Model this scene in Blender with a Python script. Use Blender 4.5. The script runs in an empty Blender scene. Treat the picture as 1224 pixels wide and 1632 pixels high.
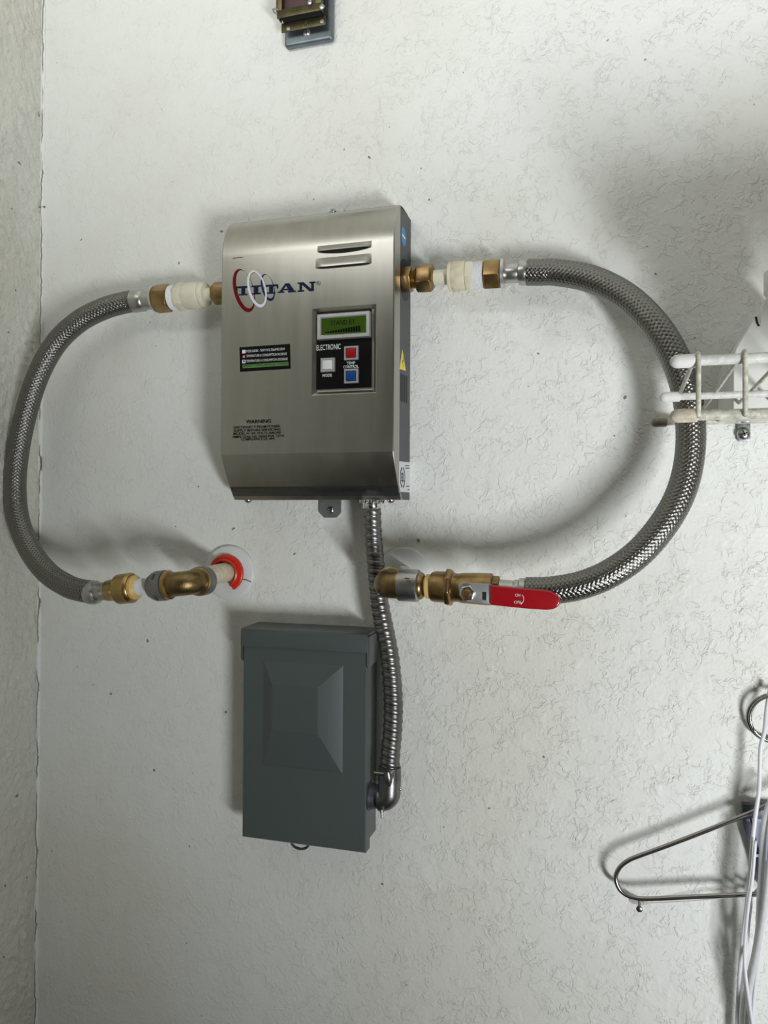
import bpy, bmesh, math, random
import numpy as np
from mathutils import Vector, Matrix, noise
random.seed(4)
S = bpy.context.scene
COL = S.collection
# ------------------------------------------------------------------ camera
F = 1226.0; D = 0.80                       # focal length in pixels of the 1224 wide frame; distance to the wall
YAW = math.atan(360 / F); PITCH = math.radians(0.4); ROLL = math.radians(0.3)
f_ = np.array([-math.sin(YAW) * math.cos(PITCH), math.cos(YAW) * math.cos(PITCH), math.sin(PITCH)])
r0 = np.array([math.cos(YAW), math.sin(YAW), 0.0]); u0 = np.cross(r0, f_)
R_ = r0 * math.cos(ROLL) + u0 * math.sin(ROLL); U_ = -r0 * math.sin(ROLL) + u0 * math.cos(ROLL)
CAM = np.array([0.0, -D, 0.0])
cd = bpy.data.cameras.new('camera'); cam = bpy.data.objects.new('camera', cd); COL.objects.link(cam)
cd.sensor_fit = 'HORIZONTAL'; cd.sensor_width = 36.0; cd.lens = 36.0 * F / 1224.0; cd.clip_start = 0.02
cam.matrix_world = Matrix(((R_[0], U_[0], -f_[0], CAM[0]), (R_[1], U_[1], -f_[1], CAM[1]), (R_[2], U_[2], -f_[2], CAM[2]), (0, 0, 0, 1)))
S.camera = cam

def P(u, v, h):
    """world point seen at pixel (u, v) that stands h metres off the wall plane y = 0"""
    d = f_ * F + R_ * (u - 612.0) - U_ * (v - 816.0)
    return CAM + d * ((D - h) / d[1])
def proj(p):
    d = np.asarray(p, float) - CAM; z = d @ f_
    return 612 + F * (d @ R_) / z, 816 - F * (d @ U_) / z, z

# ------------------------------------------------------------------ light and exposure
S.view_settings.view_transform = 'Standard'; S.view_settings.look = 'None'
S.view_settings.gamma = 1.0; S.view_settings.use_curve_mapping = False
S.view_settings.exposure = 0.0
W = bpy.data.worlds.new('world'); S.world = W; W.use_nodes = True
W.node_tree.nodes['Background'].inputs[0].default_value = (1.0, 0.94, 0.78, 1)
W.node_tree.nodes['Background'].inputs[1].default_value = 0.06
def area(name, loc, target, sx, sy, power, color):
    l = bpy.data.lights.new(name, 'AREA'); l.shape = 'RECTANGLE'; l.size = sx; l.size_y = sy; l.energy = power; l.color = color
    o = bpy.data.objects.new(name, l); COL.objects.link(o); o.location = loc
    o.rotation_euler = (Vector(target) - Vector(loc)).to_track_quat('-Z', 'Y').to_euler()
    return o
area('doorway_light', (0.78, -1.24, -0.62), (1.62, 0, 1.05), 0.30, 0.45, 43.0, (0.95, 0.985, 1.0))
area('ceiling_light', (-0.42, -0.85, 0.66), (-0.18, 0, 1.80), 0.60, 0.45, 6.1, (0.98, 1.0, 0.98))

# ------------------------------------------------------------------ materials
def mat(name, color, rough=0.5, metal=0.0, bump=0.0, bscale=200.0, var=0.0, vscale=40.0, stretch=None, spec=0.5, coat=0.0, rvar=0.0, emit=None):
    m = bpy.data.materials.new(name); m.use_nodes = True
    nt = m.node_tree; N = nt.nodes; L = nt.links; b = N['Principled BSDF']
    b.inputs['Base Color'].default_value = (*color, 1); b.inputs['Roughness'].default_value = rough
    b.inputs['Metallic'].default_value = metal; b.inputs['Specular IOR Level'].default_value = spec
    b.inputs['Coat Weight'].default_value = coat
    tc = N.new('ShaderNodeTexCoord'); mp = N.new('ShaderNodeMapping'); L.new(tc.outputs['Object'], mp.inputs[0])
    if stretch: mp.inputs['Scale'].default_value = stretch
    if var > 0:
        n = N.new('ShaderNodeTexNoise'); n.inputs['Scale'].default_value = vscale; n.inputs['Detail'].default_value = 5; L.new(mp.outputs[0], n.inputs['Vector'])
        r = N.new('ShaderNodeValToRGB'); r.color_ramp.elements[0].position = 0.35; r.color_ramp.elements[1].position = 0.65
        r.color_ramp.elements[0].color = (*[c * (1 - var) for c in color], 1); r.color_ramp.elements[1].color = (*[min(1, c * (1 + var)) for c in color], 1)
        L.new(n.outputs['Fac'], r.inputs[0]); L.new(r.outputs[0], b.inputs['Base Color'])
        if rvar > 0:
            mr = N.new('ShaderNodeMapRange'); mr.inputs['To Min'].default_value = rough - rvar; mr.inputs['To Max'].default_value = rough + rvar
            L.new(n.outputs['Fac'], mr.inputs['Value']); L.new(mr.outputs[0], b.inputs['Roughness'])
    if bump > 0:
        n = N.new('ShaderNodeTexNoise'); n.inputs['Scale'].default_value = bscale; n.inputs['Detail'].default_value = 4; L.new(mp.outputs[0], n.inputs['Vector'])
        bp = N.new('ShaderNodeBump'); bp.inputs['Strength'].default_value = bump; bp.inputs['Distance'].default_value = 0.001
        L.new(n.outputs['Fac'], bp.inputs['Height']); L.new(bp.outputs[0], b.inputs['Normal'])
    if emit:
        b.inputs['Emission Color'].default_value = (*emit, 1); b.inputs['Emission Strength'].default_value = 1.0
    return m

def wall_mat(name, color, strength, left=False):
    m = bpy.data.materials.new(name); m.use_nodes = True
    nt = m.node_tree; N = nt.nodes; L = nt.links; b = N['Principled BSDF']
    b.inputs['Roughness'].default_value = 0.55; b.inputs['Specular IOR Level'].default_value = 0.25
    tc = N.new('ShaderNodeTexCoord')
    def noise_(scale, detail, src, rough=0.5, dist=0.0):
        n = N.new('ShaderNodeTexNoise'); n.inputs['Scale'].default_value = scale; n.inputs['Detail'].default_value = detail
        n.inputs['Roughness'].default_value = rough; n.inputs['Distortion'].default_value = dist; L.new(src, n.inputs['Vector']); return n
    def math_(op, a, c, clamp=False):
        n = N.new('ShaderNodeMath'); n.operation = op; n.use_clamp = clamp
        for i, v in enumerate((a, c)):
            if isinstance(v, (int, float)): n.inputs[i].default_value = v
            elif v is not None: L.new(v, n.inputs[i])
        return n.outputs[0]
    def ramp(src, lo, hi, a=0.0, c=1.0):
        n = N.new('ShaderNodeMapRange'); n.interpolation_type = 'SMOOTHSTEP'
        n.inputs['From Min'].default_value = lo; n.inputs['From Max'].default_value = hi
        n.inputs['To Min'].default_value = a; n.inputs['To Max'].default_value = c; L.new(src, n.inputs['Value']); return n.outputs[0]
    obj = tc.outputs['Object']
    sxyz = N.new('ShaderNodeSeparateXYZ'); L.new(obj, sxyz.inputs[0])
    # knocked-down plaster: thin broken curls where a warped noise crosses its mean, in patches, over soft lumps
    w = noise_(60, 2, obj)
    mx = N.new('ShaderNodeVectorMath'); mx.operation = 'MULTIPLY_ADD'; L.new(w.outputs['Color'], mx.inputs[0]); mx.inputs[1].default_value = (0.02, 0.02, 0.02); L.new(obj, mx.inputs[2])
    curl = noise_(48, 3.5, mx.outputs[0], 0.62, 0.5)
    d1 = math_('ABSOLUTE', math_('SUBTRACT', curl.outputs['Fac'], 0.5), None)
    line = ramp(d1, 0.0, 0.014, 1.0, 0.0)
    patch = ramp(noise_(52, 2, obj).outputs['Fac'], 0.44, 0.60)
    area_ = ramp(noise_(5, 1, obj).outputs['Fac'], 0.3, 0.6, 0.35, 1.0)
    curls = math_('MULTIPLY', math_('MULTIPLY', line, patch), area_)
    step = ramp(curl.outputs['Fac'], 0.485, 0.515)
    lumps = noise_(24, 3, obj).outputs['Fac']
    grain = noise_(260, 3, obj).outputs['Fac']
    dens = ramp(sxyz.outputs['X'], -0.55, 0.0, 0.45, 1.0)            # trowelled flatter towards the left corner
    w2 = noise_(140, 3, mx.outputs[0], 0.6, 0.6); p2 = ramp(noise_(30, 2, obj).outputs['Fac'], 0.36, 0.60)
    bits = math_('MULTIPLY', ramp(w2.outputs['Fac'], 0.5, 0.64), p2)
    h = math_('MULTIPLY', math_('MULTIPLY', step, patch), 0.50)
    h = math_('ADD', h, math_('MULTIPLY', curls, 0.35))
    h = math_('ADD', h, math_('MULTIPLY', bits, 0.60))
    h = math_('MULTIPLY', h, dens)
    h = math_('ADD', h, math_('MULTIPLY', lumps, 1.7))
    h = math_('ADD', h, math_('MULTIPLY', grain, 0.5))
    if left:
        h = math_('ADD', h, math_('MULTIPLY', noise_(95, 4, obj, 0.6, 0.8).outputs['Fac'], 2.5))
    bp = N.new('ShaderNodeBump'); bp.inputs['Strength'].default_value = strength; bp.inputs['Distance'].default_value = 0.0011
    L.new(h, bp.inputs['Height']); L.new(bp.outputs[0], b.inputs['Normal'])
    # colour: paint, faint stains, small dark specks
    base = N.new('ShaderNodeMix'); base.data_type = 'RGBA'
    base.inputs[6].default_value = (*color, 1); base.inputs[7].default_value = (color[0] * 0.93, color[1] * 0.915, color[2] * 0.87, 1)
    L.new(ramp(noise_(3.2, 4, obj).outputs['Fac'], 0.42, 0.72), base.inputs[0])
    sp = ramp(noise_(105, 1, obj).outputs['Fac'], 0.765, 0.79)
    spk = N.new('ShaderNodeMix'); spk.data_type = 'RGBA'; L.new(base.outputs[2], spk.inputs[6]); spk.inputs[7].default_value = (0.10, 0.09, 0.07, 1)
    L.new(math_('MULTIPLY', sp, 0.8), spk.inputs[0])
    # darker tone along the curls
    curl_tone = N.new('ShaderNodeMix'); curl_tone.data_type = 'RGBA'; L.new(spk.outputs[2], curl_tone.inputs[6]); curl_tone.inputs[7].default_value = (0.27, 0.26, 0.23, 1)
    L.new(math_('MULTIPLY', curls, 0.07), curl_tone.inputs[0])
    last = curl_tone.outputs[2]
    if not left:
        # wandering hairline crack beside the inside corner
        sx = N.new('ShaderNodeSeparateXYZ'); L.new(obj, sx.inputs[0])
        cz = N.new('ShaderNodeCombineXYZ'); L.new(sx.outputs['Z'], cz.inputs['Z'])
        wob = noise_(22, 6, cz.outputs[0], 0.65).outputs['Fac']
        dx = math_('ABSOLUTE', math_('ADD', math_('SUBTRACT', sx.outputs['X'], CORNER_X + 0.0028), math_('MULTIPLY', math_('SUBTRACT', wob, 0.5), 0.009)), None)
        ck = math_('MULTIPLY', ramp(dx, 0.0003, 0.0008, 1.0, 0.0), ramp(noise_(14, 3, cz.outputs[0]).outputs['Fac'], 0.4, 0.5))
        crk = N.new('ShaderNodeMix'); crk.data_type = 'RGBA'; L.new(last, crk.inputs[6]); crk.inputs[7].default_value = (0.07, 0.065, 0.05, 1)
        L.new(math_('MULTIPLY', ck, 0.85), crk.inputs[0]); last = crk.outputs[2]
    L.new(last, b.inputs['Base Color'])
    return m

CORNER_X = float(P(62, 800, 0)[0])
M = {}
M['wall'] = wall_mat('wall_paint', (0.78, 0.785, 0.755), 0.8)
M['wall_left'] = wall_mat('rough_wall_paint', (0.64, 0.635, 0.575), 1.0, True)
M['steel'] = mat('brushed_steel', (0.42, 0.405, 0.365), 0.33, 1.0, 0.05, 300, 0.045, 16, (6, 6, 0.5), rvar=0.05)
_b = M['steel'].node_tree; _t = _b.nodes.new('ShaderNodeTangent'); _t.direction_type = 'RADIAL'; _t.axis = 'Z'
_b.links.new(_t.outputs[0], _b.nodes['Principled BSDF'].inputs['Tangent']); _b.nodes['Principled BSDF'].inputs['Anisotropic'].default_value = 0.45
M['steel_plain'] = mat('plain_steel', (0.62, 0.61, 0.58), 0.28, 1.0)
M['chassis'] = mat('grey_powder_coat', (0.055, 0.061, 0.063), 0.5, 0.0, 0.05, 900)
M['zinc'] = mat('zinc_plate', (0.30, 0.31, 0.31), 0.45, 0.85, 0, 0, 0.12, 60)
M['black'] = mat('black_plastic', (0.004, 0.004, 0.004), 0.35, spec=0.15)
M['hole'] = mat('dark_opening', (0.012, 0.012, 0.012), 0.9)
M['chrome'] = mat('chrome', (0.8, 0.8, 0.8), 0.14, 1.0)
M['satin'] = mat('satin_bezel', (0.62, 0.63, 0.62), 0.3, 0.75)
M['lcd'] = mat('lcd_green', (0.034, 0.072, 0.004), 0.4, spec=0.1)
M['lcd_dark'] = mat('lcd_segment', (0.002, 0.006, 0.004), 0.5, spec=0.05)
M['red_btn'] = mat('red_button', (0.27, 0.004, 0.009), 0.4, spec=0.25)
M['blue_btn'] = mat('blue_button', (0.005, 0.045, 0.18), 0.4, spec=0.25)
M['white_btn'] = mat('white_button', (0.62, 0.65, 0.65), 0.4)
M['ink_white'] = mat('white_print', (0.72, 0.74, 0.74), 0.5, spec=0.12)
M['ink_black'] = mat('black_print', (0.012, 0.012, 0.012), 0.5, spec=0.12)
M['ink_navy'] = mat('navy_print', (0.004, 0.012, 0.042), 0.45, spec=0.12)
M['ink_red'] = mat('dark_red_print', (0.13, 0.002, 0.005), 0.45, spec=0.12)
M['ink_pale'] = mat('pale_blue_white_print', (0.66, 0.70, 0.78), 0.45, spec=0.12)
M['ink_blue'] = mat('blue_print', (0.004, 0.008, 0.08), 0.45, spec=0.12)
M['green'] = mat('green_print', (0.09, 0.25, 0.06), 0.5)
M['sticker_blue'] = mat('blue_sticker', (0.02, 0.20, 0.48), 0.4)
M['sticker_yellow'] = mat('yellow_sticker', (0.75, 0.62, 0.05), 0.4)
M['sticker_white'] = mat('white_sticker', (0.60, 0.63, 0.65), 0.4)
M['brass'] = mat('brass', (0.34, 0.225, 0.10), 0.34, 1.0, 0.05, 500, 0.22, 90, rvar=0.06)
M['brass_dull'] = mat('dull_cast_brass', (0.25, 0.175, 0.08), 0.38, 1.0, 0.25, 700, 0.15, 120)
M['brass_fine'] = mat('light_yellow_brass', (0.44, 0.305, 0.125), 0.33, 1.0, 0.04, 500, 0.1, 60)
M['collar'] = mat('grey_release_collar', (0.23, 0.23, 0.215), 0.42, 0.7, 0.05, 600)
M['collar_steel'] = mat('steel_release_collar', (0.42, 0.42, 0.41), 0.33, 1.0, 0.04, 500)
M['ferrule'] = mat('crimped_steel_ferrule', (0.47, 0.465, 0.44), 0.33, 1.0, 0.08, 160, 0.08, 80)
M['braid'] = mat('braided_steel_wire', (0.21, 0.205, 0.19), 0.2, 1.0, 0.25, 2400)
M['core'] = mat('hose_core', (0.03, 0.03, 0.03), 0.7)
M['cream'] = mat('cream_plastic', (0.70, 0.66, 0.52), 0.42, 0, 0.05, 300, 0.05, 60)
M['cream_aged'] = mat('yellowed_cream_plastic', (0.66, 0.61, 0.44), 0.45, 0, 0.05, 300, 0.10, 120)
M['tape'] = mat('white_thread_tape', (0.78, 0.79, 0.80), 0.5)
M['yellow_plastic'] = mat('yellow_plastic', (0.66, 0.46, 0.16), 0.45)
M['conduit'] = mat('galvanised_conduit', (0.21, 0.205, 0.20), 0.36, 1.0, 0.0, 300, 0.12, 50)
M['connector'] = mat('dark_die_cast', (0.20, 0.20, 0.19), 0.33, 0.95, 0.12, 300, 0.25, 80)
M['blue_grey_zinc'] = mat('blue_grey_die_cast', (0.10, 0.115, 0.13), 0.45, 0.7, 0.2, 400, 0.15, 90)
M['box'] = mat('grey_enclosure_paint', (0.073, 0.090, 0.088), 0.36, 0.0, 0.03, 900, 0.03, 8)
M['red_ring'] = mat('orange_red_plastic', (0.62, 0.025, 0.008), 0.35)
M['red_grip'] = mat('red_vinyl', (0.34, 0.004, 0.010), 0.28, coat=0.3)
M['white_plastic'] = mat('white_plastic', (0.70, 0.71, 0.70), 0.4, 0, 0.05, 120, 0.04, 70)
M['shelf'] = mat('white_vinyl_wire', (0.60, 0.60, 0.56), 0.33, 0, 0.2, 500, 0.15, 220)
M['shelf_dirty'] = mat('grimy_vinyl_wire', (0.50, 0.48, 0.40), 0.42, 0, 0.3, 600, 0.28, 260)
M['cap'] = mat('white_rubber_cap', (0.74, 0.72, 0.70), 0.38)
M['cap_aged'] = mat('yellowed_rubber_cap', (0.60, 0.53, 0.42), 0.45, 0, 0.1, 300, 0.2, 250)
M['cap_dim'] = mat('dull_olive_cap', (0.26, 0.24, 0.17), 0.5, 0, 0.1, 300, 0.3, 160)
M['jug'] = mat('milky_plastic', (0.66, 0.66, 0.63), 0.42, 0, 0.05, 40)
M['screw'] = mat('screw_steel', (0.42, 0.42, 0.42), 0.26, 1.0)
M['plate'] = mat('galvanised_cover', (0.19, 0.22, 0.24), 0.42, 0.85, 0.06, 120, 0.1, 50)
M['olive'] = mat('yellow_passivated_zinc', (0.085, 0.074, 0.036), 0.38, 0.85, 0.06, 200, 0.28, 70)
M['maroon'] = mat('dark_maroon_paint', (0.045, 0.010, 0.012), 0.5)
M['wire'] = mat('hanger_steel', (0.38, 0.365, 0.345), 0.2, 1.0)
M['cable'] = mat('white_cable', (0.72, 0.73, 0.76), 0.42)
M['cable_grey'] = mat('greyish_cable', (0.60, 0.60, 0.60), 0.42, 0, 0, 0, 0.05, 200)
M['sleeve'] = mat('dark_blue_grey_film', (0.07, 0.075, 0.11), 0.22, spec=0.6)
M['sleeve_pale'] = mat('pale_blue_grey_film', (0.30, 0.32, 0.42), 0.25)
M['floor'] = mat('brown_floor', (0.035, 0.028, 0.019), 0.7, 0, 0, 0, 0.2, 3)

# ------------------------------------------------------------------ helpers
def link(name, me, m, parent=None, smooth=None):
    o = bpy.data.objects.new(name, me); COL.objects.link(o)
    if m is not None and not me.materials: me.materials.append(M[m] if isinstance(m, str) else m)
    if parent is not None: o.parent = parent
    if smooth is not None and len(me.polygons):
        me.shade_smooth()
        if smooth < 180: me.set_sharp_from_angle(angle=math.radians(smooth))
    return o
def meshobj(name, vs, fs, m, parent=None, smooth=None, bev=0.0, bseg=2):
    me = bpy.data.meshes.new(name); me.from_pydata([tuple(map(float, v)) for v in vs], [], fs)
    if parent is not None: base(me, parent)
    bm = bmesh.new(); bm.from_mesh(me); bmesh.ops.recalc_face_normals(bm, faces=bm.faces)
    if bev > 0:
        es = [e for e in bm.edges if len(e.link_faces) == 2 and e.calc_face_angle(0) > 0.5]
        bmesh.ops.bevel(bm, geom=es, offset=bev, segments=bseg, affect='EDGES', profile=0.5, clamp_overlap=True)
    bm.to_mesh(me); bm.free()
    return link(name, me, m, parent, smooth if smooth is not None else (35 if bev > 0 else None))
def base(me, parent):
    # parts are modelled in world coordinates; move them into their thing's frame (Empties are only translated)
    t = world_loc(parent)
    if t.length > 0: me.transform(Matrix.Translation(-t))
def world_loc(o):
    v = Vector((0, 0, 0))
    while o is not None: v += Vector(o.location); o = o.parent
    return v
def thing(name, loc, label, cat, group=None):
    o = bpy.data.objects.new(name, None); COL.objects.link(o); o.location = tuple(map(float, loc)); o.empty_display_size = 0.02
    o['label'] = label; o['category'] = cat
    if group: o['group'] = group
    return o
def tag(o, label, cat, group=None):
    o['label'] = label; o['category'] = cat
    if group: o['group'] = group
    return o
def structure(o):
    o['kind'] = 'structure'; return o
def frame(d):
    d = np.asarray(d, float); d = d / np.linalg.norm(d)
    a = np.array([0, 0, 1.0]) if abs(d[2]) < 0.9 else np.array([0, 1.0, 0])
    x = np.cross(a, d); x /= np.linalg.norm(x); y = np.cross(d, x); return d, x, y
def lathe(name, A, B, prof, m, parent=None, segs=32, rot=0.0, smooth=None, caps=True, bev=0.0):
    """prof: list of (distance from A towards B, radius) in metres"""
    A = np.asarray(A, float); d, x, y = frame(np.asarray(B, float) - A)
    vs = []; fs = []
    for t, r in prof:
        for k in range(segs):
            a = rot + 2 * math.pi * k / segs
            vs.append(A + d * t + (x * math.cos(a) + y * math.sin(a)) * r)
    n = len(prof)
    for i in range(n - 1):
        for k in range(segs):
            k2 = (k + 1) % segs; fs.append((i * segs + k, i * segs + k2, (i + 1) * segs + k2, (i + 1) * segs + k))
    if caps: fs.append(tuple(range(segs))); fs.append(tuple((n - 1) * segs + k for k in range(segs)))
    return meshobj(name, vs, fs, m, parent, smooth if smooth is not None else (40 if segs > 8 else None), bev)
def axis_at(A, B, u):
    lo, hi = -3.0, 4.0
    pa = proj(A)[0]; s = 1 if proj(B)[0] > pa else -1
    for _ in range(50):
        mid = (lo + hi) / 2
        q = A + (B - A) * mid
        if (proj(q)[0] - u) * s < 0: lo = mid
        else: hi = mid
    return A + (B - A) * lo
def fit(name, A, B, prof, m, parent=None, segs=32, rot=0.0, bev=0.0, smooth=None):
    """lathe on the axis A-B from a profile measured in the photograph: (column, half thickness in pixels)"""
    pts = [axis_at(A, B, u) for u, _ in prof]; O = pts[0]
    d = (B - A) / np.linalg.norm(B - A)
    pr = [(float((p - O) @ d), hw * proj(p)[2] / F) for p, (_, hw) in zip(pts, prof)]
    if pr[-1][0] < 0: d = -d; pr = [(-t, r) for t, r in pr]
    return lathe(name, O, O + d, pr, m, parent, segs, rot, smooth, True, bev)
def catmull(pts, n=16):
    pts = [np.asarray(p, float) for p in pts]; pts = [2 * pts[0] - pts[1]] + pts + [2 * pts[-1] - pts[-2]]
    out = []
    for i in range(1, len(pts) - 2):
        p0, p1, p2, p3 = pts[i - 1:i + 3]
        for k in range(n):
            t = k / n
            out.append(0.5 * ((2 * p1) + (p2 - p0) * t + (2 * p0 - 5 * p1 + 4 * p2 - p3) * t * t + (3 * p1 - p0 - 3 * p2 + p3) * t ** 3))
    out.append(pts[-2]); return np.array(out)
def frames(path):
    T = np.gradient(path, axis=0); T /= np.linalg.norm(T, axis=1)[:, None]
    X = np.zeros_like(path); X[0] = frame(T[0])[1]
    for i in range(1, len(path)):
        x = X[i - 1] - T[i] * (X[i - 1] @ T[i]); X[i] = x / np.linalg.norm(x)
    return T, X, np.cross(T, X)
def arclen(path): return np.concatenate([[0], np.cumsum(np.linalg.norm(np.diff(path, axis=0), axis=1))])
def resample(path, step):
    s = arclen(path); n = max(2, int(s[-1] / step) + 1); q = np.linspace(0, s[-1], n)
    return np.stack([np.interp(q, s, path[:, i]) for i in range(3)], 1), q
def tube(name, path, r, m, parent=None, segs=16, smooth=180, closed=False, caps=True):
    path = np.asarray(path, float); T, X, Y = frames(path); n = len(path)
    rr = np.full(n, r) if np.isscalar(r) else np.asarray(r)
    vs = []; fs = []
    for i in range(n):
        for k in range(segs):
            a = 2 * math.pi * k / segs; vs.append(path[i] + (X[i] * math.cos(a) + Y[i] * math.sin(a)) * rr[i])
    for i in range(n - (0 if closed else 1)):
        j = (i + 1) % n
        for k in range(segs):
            k2 = (k + 1) % segs; fs.append((i * segs + k, i * segs + k2, j * segs + k2, j * segs + k))
    if caps and not closed: fs.append(tuple(range(segs))); fs.append(tuple((n - 1) * segs + k for k in range(segs)))
    return meshobj(name, vs, fs, m, parent, smooth)
def box(name, a, b, m, parent=None, bev=0.0, bseg=2):
    x0, x1 = sorted((a[0], b[0])); y0, y1 = sorted((a[1], b[1])); z0, z1 = sorted((a[2], b[2]))
    vs = [(x, y, z) for x in (x0, x1) for y in (y0, y1) for z in (z0, z1)]
    fs = [(0, 1, 3, 2), (4, 6, 7, 5), (0, 4, 5, 1), (2, 3, 7, 6), (0, 2, 6, 4), (1, 5, 7, 3)]
    return meshobj(name, vs, fs, m, parent, None, bev, bseg)
def slab(name, pts, depth, m, parent=None, bev=0.0, bseg=2, direction=(0, 1, 0)):
    """solid plate: outline of world points, thickened away from the viewer"""
    d = np.array(direction, float) * depth; n = len(pts)
    vs = [np.asarray(p, float) for p in pts] + [np.asarray(p, float) + d for p in pts]
    fs = [tuple(range(n)), tuple(range(2 * n - 1, n - 1, -1))] + [(i, (i + 1) % n, n + (i + 1) % n, n + i) for i in range(n)]
    return meshobj(name, vs, fs, m, parent, None, bev, bseg)
def pix(pts, h): return [P(u, v, h) for u, v in pts]
def rrect(x0, z0, x1, z1, r, h, n=5):
    out = []
    for cx, cz, a0 in ((x1 - r, z1 - r, 0), (x0 + r, z1 - r, 90), (x0 + r, z0 + r, 180), (x1 - r, z0 + r, 270)):
        for k in range(n + 1):
            a = math.radians(a0 + 90 * k / n); out.append(np.array([cx + r * math.cos(a), -h, cz + r * math.sin(a)]))
    return out
def text(name, s, pl, pr, hpx, h, m, parent, bold=0.0, rot=None, ext=0.00012):
    """printed line of letters between two pixels of its baseline, on the plane h off the wall"""
    A = P(*pl, h); B = P(*pr, h)
    cu = bpy.data.curves.new(name, 'FONT'); cu.body = s; cu.size = 1.0; cu.extrude = 0.0; cu.offset = bold; cu.resolution_u = 3
    tmp = bpy.data.objects.new('tmp', cu); COL.objects.link(tmp)
    dg = bpy.context.evaluated_depsgraph_get(); dg.update()
    me = bpy.data.meshes.new_from_object(tmp.evaluated_get(dg)); bpy.data.objects.remove(tmp)
    xs = [v.co.x for v in me.vertices]; ys = [v.co.y for v in me.vertices]
    wdt = max(xs) - min(xs); cap = 0.73
    z = (A[2] + B[2]) / 2; hh = hpx * proj(A)[2] / F
    for v in me.vertices:
        t = (v.co.x - min(xs)) / wdt
        v.co = Vector((A[0] + (B[0] - A[0]) * t, -h - ext, z + v.co.y / cap * hh))
    me.name = name; me.materials.clear(); base(me, parent)
    return link(name, me, m, parent)
def screw(name, p, r, m, parent, normal=(0, -1, 0), dome=0.5, phillips=True):
    p = np.asarray(p, float); n = np.asarray(normal, float)
    o = lathe(name, p, p + n, [(0, r), (r * dome * 0.35, r), (r * dome * 0.75, r * 0.8), (r * dome, r * 0.45), (r * dome * 1.05, 0.0005)], m, parent, 24, smooth=60)
    if phillips:
        d, x, y = frame(n); q = p + n * (r * dome * 1.02)
        for k, (e, g) in enumerate(((x, y), (y, x))):
            e = (e + g * (0.35 if k == 0 else -0.35)); e /= np.linalg.norm(e); g2 = np.cross(n, e)
            pts = [q + e * r * 0.5 + g2 * r * 0.09, q - e * r * 0.5 + g2 * r * 0.09, q - e * r * 0.5 - g2 * r * 0.09, q + e * r * 0.5 - g2 * r * 0.09]
            vs = pts + [a + n * r * 0.04 for a in pts]
            meshobj('drive_slot', vs, [(3, 2, 1, 0), (4, 5, 6, 7), (0, 1, 5, 4), (1, 2, 6, 5), (2, 3, 7, 6), (3, 0, 4, 7)], 'hole', o if parent is not None and parent.parent is None else parent)
    return o

# ------------------------------------------------------------------ the room
def wall_back():
    vs = []; fs = []
    x0, x1, z0, z1 = CORNER_X - 0.02, 2.2, -0.95, 1.6
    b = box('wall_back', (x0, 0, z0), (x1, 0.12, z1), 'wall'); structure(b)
wall_back()
def wall_left():
    # rough plaster: really displaced near the corner, where the photograph shows it
    ys = list(np.arange(0, -0.22, -0.0022)) + [-0.3, -0.5, -1.0, -2.2]
    zs = [-0.95] + list(np.arange(-0.72, 0.70, 0.0026)) + [0.9, 1.6]
    vs = []; fs = []
    for z in zs:
        for y in ys:
            k = min(1.0, -y / 0.006)
            d = 0.0
            if -0.73 < z < 0.71 and y > -0.25:
                p = Vector((y * 60, z * 60, 3.0))
                a = noise.noise(p + Vector((noise.noise(p * 1.4), noise.noise(p * 1.4 + Vector((9, 2, 1))), 0)) * 0.9)
                ridge = max(0.0, 1 - abs(a) * 5.0)
                b2 = noise.noise(Vector((y * 22, z * 14, 7.0)))
                c = noise.noise(Vector((y * 160, z * 150, 1.0)))
                d = 0.0019 * ridge * (0.4 + max(0, b2 + 0.4)) + 0.0018 * b2 + 0.0009 * c + 0.0012 * max(0, a)
                d += 0.0011 * noise.noise(Vector((z * 18, 2.2, 0))) * (1 - min(1.0, -y / 0.02))
            vs.append((CORNER_X + d * (0.25 + 0.75 * k), y, z))
    m_ = len(ys)
    for i in range(len(zs) - 1):
        for j in range(m_ - 1): fs.append((i * m_ + j, i * m_ + j + 1, (i + 1) * m_ + j + 1, (i + 1) * m_ + j))
    # give the sheet a back so that the wall is solid
    n = len(vs)
    vs += [(CORNER_X - 0.12, ys[0], zs[0]), (CORNER_X - 0.12, ys[-1], zs[0]), (CORNER_X - 0.12, ys[-1], zs[-1]), (CORNER_X - 0.12, ys[0], zs[-1])]
    fs.append((n, n + 1, n + 2, n + 3))
    fs.append(tuple([n, n + 1] + [j for j in range(m_ - 1, -1, -1)]))
    fs.append(tuple([n + 2, n + 3] + [(len(zs) - 1) * m_ + j for j in range(m_)]))
    fs.append(tuple([n + 1, n + 2] + [i * m_ + m_ - 1 for i in range(len(zs) - 1, -1, -1)]))
    fs.append(tuple([n + 3, n] + [i * m_ for i in range(len(zs))]))
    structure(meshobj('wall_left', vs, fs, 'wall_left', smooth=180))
wall_left()
# hand-smeared bead of filler in the corner
zz = np.arange(-0.75, 0.75, 0.004)
pth = np.array([[CORNER_X + 0.0016 + 0.0010 * noise.noise(Vector((z * 25, 0, 0))), -0.0006, z] for z in zz])
structure(tube('trim_1', pth, [0.0030 + 0.0012 * noise.noise(Vector((z * 40, 5, 0))) for z in zz], 'wall', segs=10))
structure(box('floor', (CORNER_X - 0.12, 0.12, -1.05), (2.2, -2.6, -0.95), 'floor'))
structure(box('ceiling', (CORNER_X - 0.12, 0.12, 1.6), (2.2, -2.6, 1.7), 'wall'))

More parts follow.
